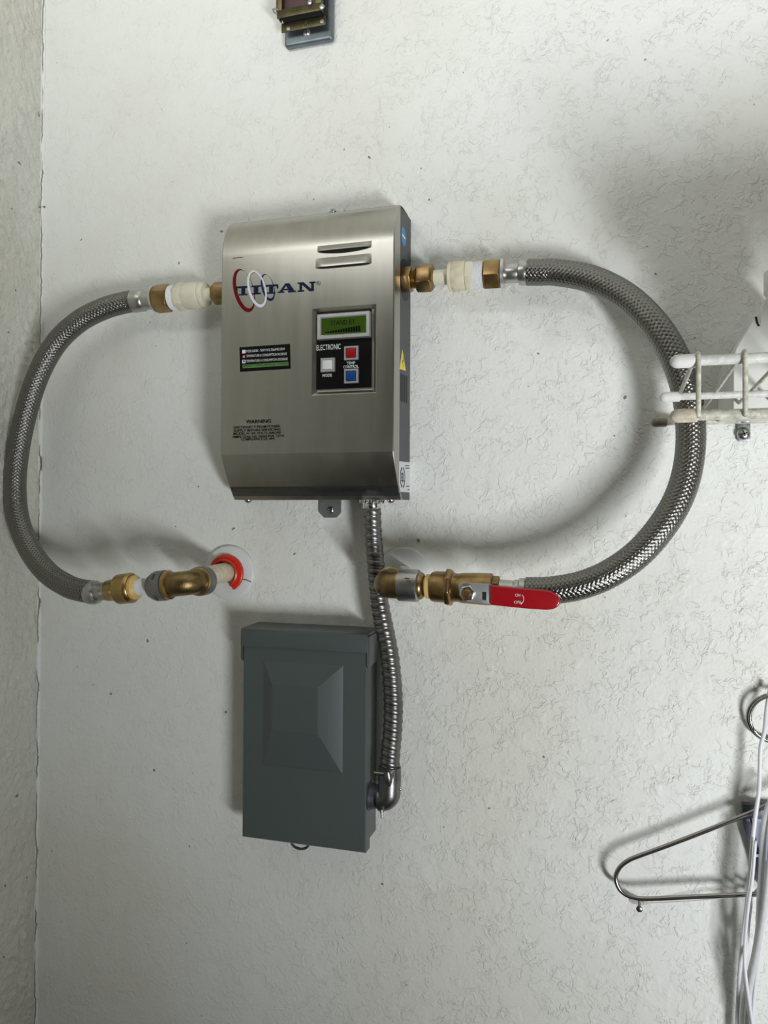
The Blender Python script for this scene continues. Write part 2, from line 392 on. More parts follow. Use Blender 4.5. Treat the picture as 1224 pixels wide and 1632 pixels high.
# ------------------------------------------------------------------ water heater
H = 0.068; HB = 0.70 * H
def xat(u, v, h): return float(P(u, v, h)[0])
def zat(u, v, h): return float(P(u, v, h)[2])
HX0 = xat(352, 570, H); HX1 = xat(628, 570, H)
ZT = 0.3205; ZB = 0.0183                     # top and bottom of the case
ZC = zat(490, 722, H)                        # lower crease
ZA = zat(352, 412, H)                        # where the top starts to curve back
def heater():
    T = thing('water_heater', ((HX0 + HX1) / 2, 0, ZB), 'brushed stainless steel tankless water heater with a small green display on the wall', 'water heater')
    hp = 0.53 * H
    # profile in (h, z) from bottom back to top back
    prof = []
    n = 12
    for k in range(n + 1):                   # lower curve: leaves the crease at a clear angle and runs back to the bottom
        t = 1 - k / n                        # 1 at the bottom, 0 at the crease
        hh = H - 0.0009 - (H - 0.0009 - hp) * (0.62 * t + 0.38 * t ** 2); z = ZC - (ZC - ZB) * t
        prof.append((hh, z))
    for dz_, dh_ in ((0.0008, 0.00085), (0.005, 0.0006), (0.011, 0.0003), (0.019, 0.0001)): prof.append((H - dh_, ZC + dz_))
    hz = [zat(550, 628, H), zat(550, 488, H)]   # recess rows
    rec = dict(x0=xat(497, 560, H), x1=xat(600, 560, H), z0=hz[0], z1=hz[1])
    prof += [(H, rec['z0'] - 0.012), (H, rec['z0']), (H, rec['z1'])]
    prof.append((H, ZA))
    for k in range(1, n + 1):
        a = k / n * math.pi / 2
        prof.append((hp + (H - hp) * math.cos(a) ** 0.9, ZA + (ZT - ZA) * math.sin(a) ** 1.1))
    prof = np.array(prof)
    # outward normals of the profile
    tg = np.gradient(prof, axis=0); nn = np.stack([tg[:, 1], -tg[:, 0]], 1); nn /= np.linalg.norm(nn, axis=1)[:, None]
    r = 0.0016; cols = []
    for k in range(0, 9):
        a = math.pi / 2 * k / 8; cols.append((HX0 + r - r * math.cos(a), r * (1 - math.sin(a))))
    cols.insert(0, (HX0, None))
    cols += [(rec['x0'], 0.0), (rec['x1'], 0.0)]
    for k in range(0, 9):
        a = math.pi / 2 * k / 8; cols.append((HX1 - r + r * math.sin(a), r * (1 - math.cos(a))))
    cols.append((HX1, None))
    vs = []; fs = []; nc = len(cols)
    for (hh, z), (nh, nz) in zip(prof, nn):
        for x, ins in cols:
            if ins is None:
                h2 = min(hh - r * nh, HB - 0.001); z2 = z - r * nz
                # flange goes straight back, but stays inside the curve near the ends
            else: h2 = hh - nh * ins; z2 = z - nz * ins
            vs.append((x, -h2, z2))
    i0 = [i for i, p in enumerate(prof) if abs(p[1] - rec['z0']) < 1e-9][0]
    j0 = 10
    for i in range(len(prof) - 1):
        for j in range(nc - 1):
            if i == i0 and j == j0: continue
            fs.append((i * nc + j, i * nc + j + 1, (i + 1) * nc + j + 1, (i + 1) * nc + j))
    assert abs(cols[j0][0] - rec['x0']) < 1e-9
    # pressed recess around the control panel
    q = [i0 * nc + j0, i0 * nc + j0 + 1, (i0 + 1) * nc + j0 + 1, (i0 + 1) * nc + j0]
    ring = q; w = 0.0042; dp = 0.0045
    for kk, (ww, dd) in enumerate(((0.0006, 0.0002), (w * 0.55, dp * 0.45), (w * 0.9, dp * 0.9), (w * 1.15, dp))):
        b_ = len(vs)
        vs += [(rec['x0'] + ww, -H + dd, rec['z0'] + ww), (rec['x1'] - ww, -H + dd, rec['z0'] + ww), (rec['x1'] - ww, -H + dd, rec['z1'] - ww), (rec['x0'] + ww, -H + dd, rec['z1'] - ww)]
        new = [b_, b_ + 1, b_ + 2, b_ + 3]
        for k in range(4): fs.append((ring[k], ring[(k + 1) % 4], new[(k + 1) % 4], new[k]))
        ring = new
    fs.append(tuple(ring))
    # roof and floor returns of the cover
    top = (len(prof) - 1) * nc
    for e, lst in ((top, 1), (0, -1)):
        b_ = len(vs); z = vs[e + 8][2]
        vs += [(HX0 + 0.001, -0.012, z), (HX1 - 0.001, -0.012, z)]
        fs.append(tuple([b_] + [e + j for j in range(1, nc - 1)] + [b_ + 1]))
    meshobj('cover', vs, fs, 'steel', T, smooth=14)
    # painted back tray, seen on the right side
    tray = []
    for hh, z in prof:
        if hh <= HB + 1e-6: tray.append((hh, z))
    lo = [p for p in tray if p[1] < 0.15]; hi = [p for p in tray if p[1] > 0.15]
    lo.append((HB, float(np.interp(HB, prof[:13, 0], prof[:13, 1])))); hi.insert(0, (HB, float(np.interp(-HB, -prof[-13:, 0], prof[-13:, 1]))))
    out = [(0.0005, ZB + 0.0006)] + [(h, max(z, ZB + 0.0006)) for h, z in lo] + [(h, min(z, ZT - 0.0006)) for h, z in hi] + [(0.0005, ZT - 0.0006)]
    xr = HX1 - 0.0009
    slab('chassis', [np.array([xr, -h, z]) for h, z in out], (HX1 - HX0) - 0.0018, 'chassis', T, direction=(-1, 0, 0))
    # mounting tabs
    def tabb(u0, u1, v0, v1, nm):
        x0 = xat(u0, v0, 0.003); x1 = xat(u1, v0, 0.003); za = zat((u0 + u1) / 2, v0, 0.003); zb = zat((u0 + u1) / 2, v1, 0.003)
        c = 0.0055; far = zb; near = za; sgn = 1 if far > near else -1
        pts = [(x0, near), (x1, near), (x1, far - sgn * c), (x1 - c, far), (x0 + c, far), (x0, far - sgn * c)]
        t = slab('mounting_tab', [np.array([x, -0.003, z]) for x, z in pts], 0.0028, 'zinc', T)
        return t, (x0 + x1) / 2, (near + far) / 2
    t, x, z = tabb(513, 548, 345, 328, 'top'); screw('screw', (x, -0.003, z - 0.001), 0.0036, 'screw', t)
    t, x, z = tabb(509, 543, 785, 825, 'bottom'); screw('screw', (P(527, 813, 0.003)[0], -0.003, P(527, 813, 0.003)[2]), 0.0040, 'screw', t)
    for u in (397, 624): screw('case_screw', (xat(u, 795, 0.03), -0.032, ZB + 0.0005), 0.0042, 'screw', T, (0, 0, -1), 0.9, False)
    # louvres pressed out above the display
    def louvre(u0, u1, vt, vb, slope, open_):
        A = P(u0, vb + 2, H); B = P(u1, vb - slope, H)
        zb = (A[2] + B[2]) / 2; zt = P((u0 + u1) / 2, vt, H)[2]; x0, x1 = A[0], B[0]; n = 16; rows = 6
        lift = 0.0030; vs = []; fs = []
        for j in range(rows + 1):
            t = j / rows
            for i in range(n + 1):
                s = i / n; e = min(1.0, min(s, 1 - s) / 0.14); e = math.sin(e * math.pi / 2)
                vs.append((x0 + (x1 - x0) * s, -H - 0.0002 - lift * e * (math.sin((1 - t) * math.pi / 2)) ** 1.2, zb + (zt - zb) * t))
        for j in range(rows):
            for i in range(n): fs.append((j * (n + 1) + i, j * (n + 1) + i + 1, (j + 1) * (n + 1) + i + 1, (j + 1) * (n + 1) + i))
        lv = meshobj('louvre', vs, fs, 'steel', T, smooth=60)
        d = 0.0030 if open_ else 0.0009
        pts = [np.array([x0 + (x1 - x0) * s, -H - 0.00025, zb - (0.0004 + d) * math.sin(math.pi * s) ** 0.6]) for s in np.linspace(0.01, 0.99, 14)]
        pts += [np.array([x0 + (x1 - x0) * s, -H - 0.00025, zb + 0.0012]) for s in np.linspace(0.99, 0.01, 14)]
        slab('vent_opening', pts, 0.0002, 'hole', lv)
    louvre(506, 592, 388, 398, 3, True); louvre(503, 592, 408, 424, 3, False)
    # ------------- control panel
    h1 = H - 0.0036
    px0 = xat(504, 560, h1); px1 = xat(592, 560, h1); pz0 = zat(548, 619, h1); pz1 = zat(548, 493, h1)
    cp = box('control_panel', (px0, -h1, pz0), (px1, -H + 0.0046, pz1), 'black', T, 0.0004)
    def bez(name, u0, v0, u1, v1, w, hh, m, cm, chh, inner=None, parent=T):
        A = P(u0, v1, hh); B = P(u1, v0, hh)
        x0, z0, x1, z1 = A[0], A[2], B[0], B[2]
        vs = []; fs = []
        lv = [(0, h1), (0, hh - 0.0004), (0.0005, hh), (w * 0.75, hh), (w, hh - 0.0010), (w, h1 - 0.0002)]
        for ins, h in lv:
            vs += [(x0 + ins, -h, z0 + ins), (x1 - ins, -h, z0 + ins), (x1 - ins, -h, z1 - ins), (x0 + ins, -h, z1 - ins)]
        for i in range(len(lv) - 1):
            for k in range(4): fs.append((i * 4 + k, i * 4 + (k + 1) % 4, i * 4 + 4 + (k + 1) % 4, i * 4 + 4 + k))
        b = meshobj(name, vs, fs, m, parent)
        c = box(cm[0], (x0 + w - 0.00005, -chh, z0 + w), (x1 - w + 0.00005, -h1 + 0.0003, z1 - w), cm[1], b, cm[2])
        return b, c
    b, lcd = bez('display_bezel', 505, 495, 589, 541, 0.0043, H + 0.0022, 'satin', ('display_screen', 'lcd', 0), H + 0.0008)
    hs = H + 0.0008
    text('lettering', 'STAND BY', (527, 519), (566, 516), 8.0, hs, 'lcd_dark', b, 0.0)
    n = 14
    for k in range(n):                        # rising bar graph
        u = 517.5 + k * 4.1; hgt = 1.6 + k * 0.62; vb = 530.8 - k * 0.18
        slab('display_bar', pix([(u, vb), (u + 3.3, vb), (u + 3.3, vb - hgt), (u, vb - hgt)], hs + 0.0001), 0.0001, 'lcd_dark', b)
    for (u0, v0, u1, v1, mm, nm) in ((548, 550.5, 570.5, 574, 'red_btn', 'red'), (548, 587, 570.5, 611, 'blue_btn', 'blue'), (510.5, 569.5, 533, 593, 'white_btn', 'white')):
        bb, _ = bez('button_bezel', u0, v0, u1, v1, 0.0025, H - 0.0006, 'satin', ('button', mm, 0.0006), H + 0.0010)
        _['label'] = nm + ' square push button'
    hp1 = h1 + 0.0001
    text('lettering', 'ELECTRONIC', (504.6, 558.5), (543, 556.5), 9.0, hp1, 'ink_white', cp, 0.0)
    text('lettering', 'TEMP', (552.5, 581), (566, 580.5), 4.6, hp1, 'ink_white', cp, 0.01)
    text('lettering', 'CONTROL', (547.2, 586.8), (571.5, 586.3), 4.6, hp1, 'ink_white', cp, 0.01)
    text('lettering', 'MODE', (514, 600.5), (529, 600.3), 4.8, hp1, 'ink_white', cp, 0.01)
    # ------------- information sticker
    E = H + 0.00035
    st = slab('info_sticker', pix([(381.5, 553.5), (461.8, 548), (463, 587.5), (382.5, 592.5)], E), 0.0003, 'black', T)
    E2 = E + 0.0001
    for k, (v, mm) in enumerate(((560.5, 'ink_white'), (568, 'ink_red'), (576.3, 'ink_pale'))):
        slab('sticker_icon', pix([(386, v - 2.6), (391.3, v - 2.9), (391.3, v + 2.5), (386, v + 2.9)], E2), 0.0001, mm, st)
        if k: 
            s = 1 if k == 1 else -1
            slab('sticker_icon', pix([(386.9, v + 1.7 * s), (390.5, v + 1.6 * s), (388.7, v - 1.9 * s)], E2 + 0.0001), 0.0001, 'ink_white' if k == 1 else 'ink_navy', st)
    text('lettering', 'MODE INDEX - TEMP F/VOLTS&AMPS F/KW', (392.4, 562), (454, 557.8), 4.1, E2, 'ink_white', st)
    text('lettering', 'TEMPERATURE & CONSUMPTION INCREASE', (392.4, 569.8), (457, 565.4), 4.1, E2, 'ink_white', st)
    text('lettering', 'TEMPERATURE & CONSUMPTION DECREASE', (392.6, 578), (458.5, 573.4), 4.1, E2, 'ink_white', st)
    slab('sticker_band', pix([(386.5, 581.4), (459.3, 576.6), (459.8, 582.3), (387, 587)], E2), 0.0001, 'green', st, 0)
    text('lettering', 'SMART CONSUMPTION SYSTEM', (388, 586), (458.6, 581.2), 4.0, E2 + 0.0001, 'ink_black', st)
    # ------------- warning text
    for s, a, b_, hg in (('WARNING', (391.8, 674.6), (431.7, 674), 6.0), ('DISCONNECT FROM POWER', (372, 682.6), (446.3, 681.6), 4.0),
                        ('SUPPLY BEFORE SERVICING', (372, 687.7), (447, 686.7), 4.0), ('MODEL N-160 VOLTS 208/240', (372, 692.6), (447, 691.6), 4.0),
                        ('AMPS 55/66 HZ 50/60 KW 12/16', (370, 697.8), (452.5, 696.6), 4.0), ('COMPLIANCE UL-499', (384, 702), (437, 701.2), 4.0)):
        text('lettering', s, a, b_, hg, E, 'ink_black', T, 0.012)
    # ------------- logo: three slanted rings and slab letters, traced in 6.8x crop units
    def c2(cx, cy): return (340 + cx / 6.8, 400 + cy / 6.8)
    def ringp(name, cx, cy, a, b, tilt, ox, oy, ia, ib, m, lay):
        o = []; i_ = []
        for k in range(40):
            t = 2 * math.pi * k / 40; ca, sa = math.cos(t), math.sin(t); ct, stt = math.cos(tilt), math.sin(tilt)
            o.append(c2(cx + a * ca * ct - b * sa * stt, cy + a * ca * stt + b * sa * ct))
            i_.append(c2(cx + ox + ia * ca * ct - ib * sa * stt, cy + oy + ia * ca * stt + ib * sa * ct))
        vs = pix(o, lay) + pix(i_, lay) ; n = 40
        back = [v + np.array([0, 0.0001, 0]) for v in vs]
        fs = [(k, (k + 1) % n, n + (k + 1) % n, n + k) for k in range(n)]
        fs += [(2 * n + a_, 2 * n + b2, 2 * n + c, 2 * n + d) for d, c, b2, a_ in fs]
        fs += [(k, (k + 1) % n, 2 * n + (k + 1) % n, 2 * n + k) for k in range(n)] + [(n + k, n + (k + 1) % n, 3 * n + (k + 1) % n, 3 * n + k) for k in range(n)]
        meshobj(name, vs + back, fs, m, T)
    tl = -0.25
    ringp('emblem_ring', 330, 428, 108, 240, tl, 13, -14, 88, 214, 'ink_red', E)
    ringp('emblem_ring', 589, 395, 68, 150, tl, 4, -10, 56, 134, 'ink_blue', E)
    ringp('emblem_ring', 473, 411, 98, 206, tl, 3, -6, 76, 180, 'ink_pale', E + 0.0002)
    def letter(polys, x0, x1, y0, y1, dy):
        for k, poly in enumerate(polys):
            pts = [c2(x0 + (x1 - x0) * a, y1 + (y0 - y1) * b + dy * (a - 0.5)) for a, b in poly]
            LT.append(pix(pts, E + 0.0001 + 0.00001 * k))
    LT = []
    def rect(a, b, c, d): return [(a, b), (c, b), (c, d), (a, d)]
    TT = [rect(0, .80, 1, 1), rect(0, .55, .09, .82), rect(.91, .55, 1, .82), rect(.38, .1, .64, .9), rect(.2, 0, .8, .14)]
    II = [rect(0, .84, 1, 1), rect(0, 0, 1, .15), rect(.3, .1, .72, .9)]
    AA = [rect(0, 0, .36, .14), rect(.56, 0, 1, .14), [(.10, .1), (.22, .1), (.52, .94), (.42, 1)], [(.40, 1), (.64, 1), (.93, .1), (.62, .1)], rect(.27, .27, .75, .4)]
    NN = [rect(0, .85, .34, 1), rect(.66, .85, 1, 1), rect(0, 0, .36, .15), rect(.11, .1, .24, .9), rect(.76, 0, .90, .9), [(.10, 1), (.34, 1), (.90, .0), (.66, .0)]]
    letter(TT, 245, 397, 380, 478, -8); letter(II, 412, 512, 373, 468, -6); letter(TT, 545, 700, 364, 460, -8)
    letter(AA, 695, 895, 350, 448, -11); letter(NN, 912, 1106, 336, 436, -11)
    vs = []; fs = []
    for pts in LT:
        b_ = len(vs); vs += pts; fs.append(tuple(range(b_, b_ + len(pts))))
    me = bpy.data.meshes.new('lettering'); me.from_pydata([tuple(v) for v in vs], [], fs); base(me, T); link('lettering', me, 'ink_navy', T)
    ringp('registered_mark', 1139, 348, 22, 22, 0, 0, 0, 19, 19, 'ink_navy', E)
    text('registered_mark', 'R', c2(1130, 358), c2(1149, 357), 3.0, E, 'ink_navy', T)
    # small scratch near the top left corner
    slab('scratch', pix([(371, 411), (388, 409.6), (388, 410.2), (371, 411.9)], E - 0.0002), 0.0001, 'ink_black', T)
    # ------------- right flank, plane x = const, drawn in (h, z)
    xs = HX1 - 0.0009 + 0.0002
    def side(name, hz, m, k=0, parent=T):
        pts = [np.array([xs + 0.00012 * k, -h, z]) for h, z in hz]
        return slab(name, pts, 0.00015, m, parent, direction=(-1, 0, 0))
    def hz(u, v):                               # pixel on the flank plane -> (h, z)
        d = f_ * F + R_ * (u - 612.0) - U_ * (v - 816.0); t = (xs - CAM[0]) / d[0]; q = CAM + d * t
        return float(-q[1]), float(q[2])
    def circ(u, v, r, sx=1.0, n=28):
        h0, z0 = hz(u, v); return [(h0 + r * sx * math.cos(2 * math.pi * k / n), z0 + r * math.sin(2 * math.pi * k / n)) for k in range(n)]
    # the flank at x of the wall side recedes: positions of decals measured on the photograph
    bs = side('round_sticker', circ(643.5, 377, 0.0095), 'sticker_blue')
    h0, z0 = hz(643.5, 377)
    side('lettering', [(h0 + .006, z0 + .001), (h0 - .006, z0 + .001), (h0 - .006, z0 - .0012), (h0 + .006, z0 - .0012)], 'ink_white', 1, bs)
    side('grommet', circ(645.5, 446, 0.0215), 'black')
    tr = side('warning_triangle', [hz(641.3, 557), hz(647, 591), hz(636.8, 588)], 'sticker_yellow')
    side('warning_bolt', [hz(642.0, 567), hz(642.8, 576), hz(641.8, 577), hz(643.2, 587), hz(641.0, 575), hz(642.0, 574.5)], 'ink_black', 1, tr)
    for k in range(5):
        u = 636.6 + k * 2.9; dv = k * 1.5
        side('vent_slot', [hz(u - .55, 593.5 + dv), hz(u + .55, 593.7 + dv), hz(u + .55, 639 + dv * 0.6), hz(u - .55, 638.8 + dv * 0.6)], 'hole')
    sk = side('certification_sticker', [hz(636, 735), hz(653.3, 737), hz(653.3, 785), hz(636, 783.5)], 'sticker_white')
    h0, z0 = hz(641.5, 761); rr = 0.0098
    for k in range(28):
        if k in (6, 7, 20, 21): continue
        a0, a1 = 2 * math.pi * k / 28, 2 * math.pi * (k + 1) / 28; q = 0.80
        side('emblem_ring', [(h0 + rr * math.cos(a0), z0 + rr * 1.15 * math.sin(a0)), (h0 + rr * math.cos(a1), z0 + rr * 1.15 * math.sin(a1)), (h0 + rr * q * math.cos(a1), z0 + rr * 1.15 * q * math.sin(a1)), (h0 + rr * q * math.cos(a0), z0 + rr * 1.15 * q * math.sin(a0))], 'ink_black', 1, sk)
    for poly in ([(.55, .45), (.1, .45), (.1, .3), (.4, .3), (.4, .1), (.15, .1), (.15, -.05), (.4, -.05), (.4, -.28), (.1, -.28), (.1, -.42), (.55, -.42)],
                 [(0.05, .62), (-.12, .62), (-.12, -.62), (0.05, -.62)], [(-.25, .45), (-.4, .45), (-.4, -.28), (-.66, -.28), (-.66, -.42), (-.25, -.42)]):
        side('emblem_letter', [(h0 + a * rr, z0 + b_ * rr) for a, b_ in poly], 'ink_black', 1, sk)
    for k, (v, a, b_) in enumerate(((742, 645.5, 652.5), (746, 645.5, 652.5), (775, 647, 652.5), (780.5, 649.5, 652.5))):
        side('lettering', [hz(a, v - .8), hz(b_, v - .4), hz(b_, v + .9), hz(a, v + .5)], 'ink_black', 1, sk)
    return T
HEATER = heater()

# ------------------------------------------------------------------ braided hoses
def braid(name, path, r, m, parent, N=12, dz=0.0041):
    path, s = resample(path, 0.002); T, X, Y = frames(path); L = s[-1]
    k = 2 * math.pi / (N * dz); kr = k * r; nrm = math.hypot(1, kr)
    width = 2 * math.pi * r / N / nrm * 0.90
    per = 6; n = int(L / dz * per); ss = np.linspace(0, L, n + 1)
    V = []; Fc = []; wv = np.array([-1, -0.4, 0.4, 1]) * width / 2
    base_i = 0
    for sg in (1, -1):
        for a in range(N):
            th = 2 * math.pi * a / N + sg * k * ss
            hgt = sg * 0.00030 * np.cos(2 * math.pi * ss / dz)
            cols = []
            for w in wv:
                s2 = np.clip(ss - sg * w * kr / nrm, 0, L); t2 = th + w / nrm / r
                dome = 0.00032 * (1 - (w / (width / 2)) ** 2)
                rad = r + hgt + dome
                c = [np.interp(s2, s, path[:, i]) + rad * (np.cos(t2) * np.interp(s2, s, X[:, i]) + np.sin(t2) * np.interp(s2, s, Y[:, i])) for i in range(3)]
                cols.append(np.stack(c, 1))
            A = np.stack(cols, 1).reshape(-1, 3); V.append(A); m_ = 4
            idx = np.arange(n)[:, None] * m_ + np.arange(m_ - 1)[None, :] + base_i
            q = np.stack([idx, idx + 1, idx + 1 + m_, idx + m_], -1).reshape(-1, 4)
            Fc.append(q); base_i += len(A)
    V = np.concatenate(V); Fc = np.concatenate(Fc)
    me = bpy.data.meshes.new(name); me.from_pydata(V.tolist(), [], Fc.tolist()); base(me, parent)
    o = link(name, me, m, parent, smooth=180); o['kind'] = 'stuff'
    return o

A1, B1 = P(650, 445, 0.029), P(840, 434, 0.029)          # right upper axis
A2, B2 = P(345, 468, 0.029), P(216, 480, 0.029)          # left upper axis, runs left
A3, B3 = P(300, 926, 0.090), P(143, 945, 0.088)          # left lower axis
A4, B4 = P(612, 931, 0.078), P(838, 942, 0.078)          # right lower axis
# force level tops
HR = 0.0125
R1 = [(840, 434, .029), (862, 434, .029), (885, 434, .030), (940, 444, .036), (995, 471, .045), (1040, 513, .055), (1073, 564, .060), (1094, 625, .060), (1101, 690, .060),
      (1096, 747, .062), (1080, 797, .066), (1052, 843, .071), (1015, 884, .075), (970, 915, .078), (925, 933, .079), (880, 941, .079), (860, 942, .078), (838, 942, .078)]
hr = thing('braided_hose', P(970, 700, 0.06), 'thick braided steel hose arching right from the heater down to the red handled valve', 'hose', 'braided steel hoses')
p1 = catmull([P(*q) for q in R1])
braid('braid', p1, HR, 'braid', hr); tube('core', p1[::4], HR - 0.0004, 'core', hr, 16)
fit('crimp_collar', A1, B1, [(826, 15), (828, 19), (832, 20), (838, 20), (841, 19), (842.5, 20.5), (843, 18)], 'ferrule', hr)
fit('ferrule', A1, B1, [(803, 14), (806, 15.5), (826, 15.5), (827, 15)], 'ferrule', hr)
fit('hose_nut', A1, B1, [(772.5, 22.5), (773.5, 25), (797, 25), (800, 22)], 'brass', hr, 6, 0.3, 0.0005)
fit('washer', A1, B1, [(799.5, 23.5), (803.5, 23), (804, 18)], 'satin', hr)
fit('crimp_collar', A4, B4, [(839, 19), (836, 20.5), (828, 20), (826, 17), (822, 17.5), (818, 16)], 'ferrule', hr)
fit('ferrule', A4, B4, [(822, 15), (812, 16), (795, 16)], 'ferrule', hr)
L1 = [(216, 479.5, .029), (200, 482, .030), (165, 492, .036), (125, 513, .042), (88, 549, .046), (58, 605, .050), (35, 685, .052), (24.5, 760, .054), (28, 822, .058), (46, 873, .066), (75, 912, .076), (108, 934, .084), (130, 941, .087), (143, 943, .088)]
hl = thing('braided_hose', P(60, 700, 0.05), 'braided steel hose curving along the left wall corner, left of the heater', 'hose', 'braided steel hoses')
p2 = catmull([P(*q) for q in L1])
braid('braid', p2, 0.0120, 'braid', hl); tube('core', p2[::4], 0.0116, 'core', hl, 16)
fit('crimp_collar', A2, B2, [(231, 15), (229, 17), (222, 17.5), (217, 17.5), (214, 18), (213.5, 16)], 'ferrule', hl)
fit('ferrule', A2, B2, [(249, 15), (246, 15.5), (230, 15)], 'ferrule', hl)
fit('hose_nut', A2, B2, [(272.5, 20.5), (271.5, 22.3), (251, 22.3), (248.5, 20)], 'brass', hl, 6, 0.3, 0.0005)
fit('washer', A2, B2, [(249, 20.5), (246, 20), (245.5, 16)], 'satin', hl)
fit('crimp_collar', A3, B3, [(140, 17), (143, 18.5), (149, 19.5), (154, 18.5), (156, 15)], 'ferrule', hl)
fit('ferrule', A3, B3, [(154, 14.5), (169, 14.5), (170.5, 16), (172, 16)], 'ferrule', hl)

# ------------------------------------------------------------------ upper fittings
g = thing('compression_fitting', P(665, 443, 0.029), 'brass compression fitting with hex nut screwed into the heater\'s right flank', 'pipe fitting')
fit('hex_body', A1, B1, [(641.5, 19), (642.5, 20.5), (656.5, 20.5), (657.5, 18)], 'brass', g, 6, 0.0, 0.0004)
fit('thread', A1, B1, [(656 + k * 0.9, 15.5 if k % 2 else 14) for k in range(12)], 'brass_fine', g, 24)
fit('compression_nut', A1, B1, [(664, 18), (666.5, 22), (668, 22.8), (688, 22.8), (690.5, 20), (692.5, 14)], 'brass', g, 6, 0.5, 0.0005)
g = thing('compression_fitting', P(346, 468, 0.029), 'brass nut peeping out at the heater\'s left edge', 'pipe fitting')
fit('compression_nut', A2, B2, [(372, 18), (350, 18), (343, 18), (341, 16), (340, 11)], 'brass', g, 6, 0.4, 0.0005)
g = thing('pipe_adapter', P(735, 439, 0.029), 'cream plastic push-fit adapter with yellowed grip ring, right of the heater', 'pipe adapter')
fit('pipe', A1, B1, [(690, 12), (717, 12)], 'cream', g)
fit('release_ring', A1, B1, [(715.5, 20), (716.5, 22.5), (719.5, 23), (721, 21)], 'cream', g)
fit('body', A1, B1, [(720, 21.5), (722, 22.8), (728, 23.5), (741, 23.5), (743, 22.5)], 'cream_aged', g)
fit('hex_grip', A1, B1, [(742, 22), (744, 25), (752, 25), (756, 23)], 'cream', g, 6, 0.3, 0.0006)
fit('thread', A1, B1, [(755, 20), (756, 21.5)] + [(757 + k, 22.0 if k % 2 else 20.6) for k in range(15)], 'tape', g, 28)
g = thing('pipe_adapter', P(300, 471, 0.029), 'cream plastic push-fit adapter left of the heater, short pipe into the case', 'pipe adapter')
fit('pipe', A2, B2, [(342, 10.5), (318, 10.5)], 'cream', g)
fit('release_ring', A2, B2, [(330, 15), (329.5, 18.5), (326, 20.3), (322, 20.3), (320, 19)], 'cream', g)
fit('body', A2, B2, [(321, 19.5), (319, 21), (300, 21), (296, 20)], 'cream', g)
fit('hex_grip', A2, B2, [(297, 19), (295, 22.5), (285, 22.5), (282, 20)], 'cream', g, 6, 0.3, 0.0006)
fit('thread', A2, B2, [(283, 19.5)] + [(281 - k, 19.6 if k % 2 else 18.4) for k in range(9)], 'tape', g, 28)
tag(lathe('water_drop', P(669, 466.5, 0.029), P(669, 466.5, 0.029) + np.array([0, 0, 1]), [(0, .0003), (.0004, .0014), (.0012, .0019), (.0022, .0016), (.003, .0008)], mat('water', (0.8, 0.8, 0.8), 0.05, 0.6), None, 16),
    'tiny water drop hanging below the brass nut on the heater\'s right', 'water drop')

# ------------------------------------------------------------------ wall flanges, stubs, elbows
def escutcheon(c, r, label):
    t = lathe('wall_flange', (c[0], -0.0002, c[2]), (c[0], -1, c[2]), [(0, r), (0.0018, r), (0.0030, r * 0.985), (0.0042, r * 0.93), (0.0050, r * 0.5), (0.0052, 0.0125)], 'white_plastic', None, 64, smooth=50)
    return tag(t, label, 'pipe flange', 'white wall flanges')
cL = P(367, 912.5, 0); cR = P(646, 917, 0)
fl = escutcheon(cL, 0.0315, 'white round wall flange behind the orange-red split ring')
slab('crack', pix([(383.5, 922.5), (392, 923.5), (401, 927.5), (401, 928.3), (392, 924.6), (383.5, 923.3)], 0.0055), 0.0003, 'hole', fl)
fr = escutcheon(cR, 0.0305, 'clean white round wall flange behind the metal conduit and valve elbow')
# split red ring
n = 40; vs = []; fs = []; cc = np.array([cL[0], 0, cL[2]]) + np.array([-0.0015, 0, 0.0])
a0, a1 = math.radians(-62), math.radians(172)
pr = [(0.0135, 0.0052), (0.0135, 0.012), (0.0150, 0.0135), (0.0165, 0.0125), (0.0172, 0.0095), (0.0200, 0.0095), (0.0212, 0.0085), (0.0212, 0.0052)]
for k in range(n + 1):
    a = a0 + (a1 - a0) * k / n
    for rr, hh in pr: vs.append((cc[0] + rr * math.cos(a), -hh, cc[2] + rr * math.sin(a)))
q = len(pr)
for k in range(n):
    for j in range(q): fs.append((k * q + j, k * q + (j + 1) % q, (k + 1) * q + (j + 1) % q, (k + 1) * q + j))
fs.append(tuple(range(q))); fs.append(tuple(n * q + j for j in range(q)))
tag(meshobj('split_ring', vs, fs, 'red_ring', smooth=40), 'orange-red plastic split ring around the left pipe stub', 'plastic ring')
XL, ZL = cL[0] - 0.0005, P(298, 929, 0.090)[2]; XR, ZR = cR[0], P(612, 931, 0.078)[2]
def stub(X, Z0, Z1, h, label, m):
    A = np.array([X, -0.0054, Z0]); B = np.array([X, -h, Z1])
    t = lathe('pipe_stub', A, B, [(0, 0.0109), (float(np.linalg.norm(B - A)), 0.0109)], m, None, 32)
    return tag(t, label, 'pipe')
stub(XL, cL[2] + 0.001, ZL + 0.004, 0.060, 'mottled cream pipe stub leaving the wall inside the orange-red ring', 'cream_aged')
stub(XR, cR[2], ZR + 0.001, 0.045, 'short pipe stub leaving the wall behind the right brass elbow', 'cream')
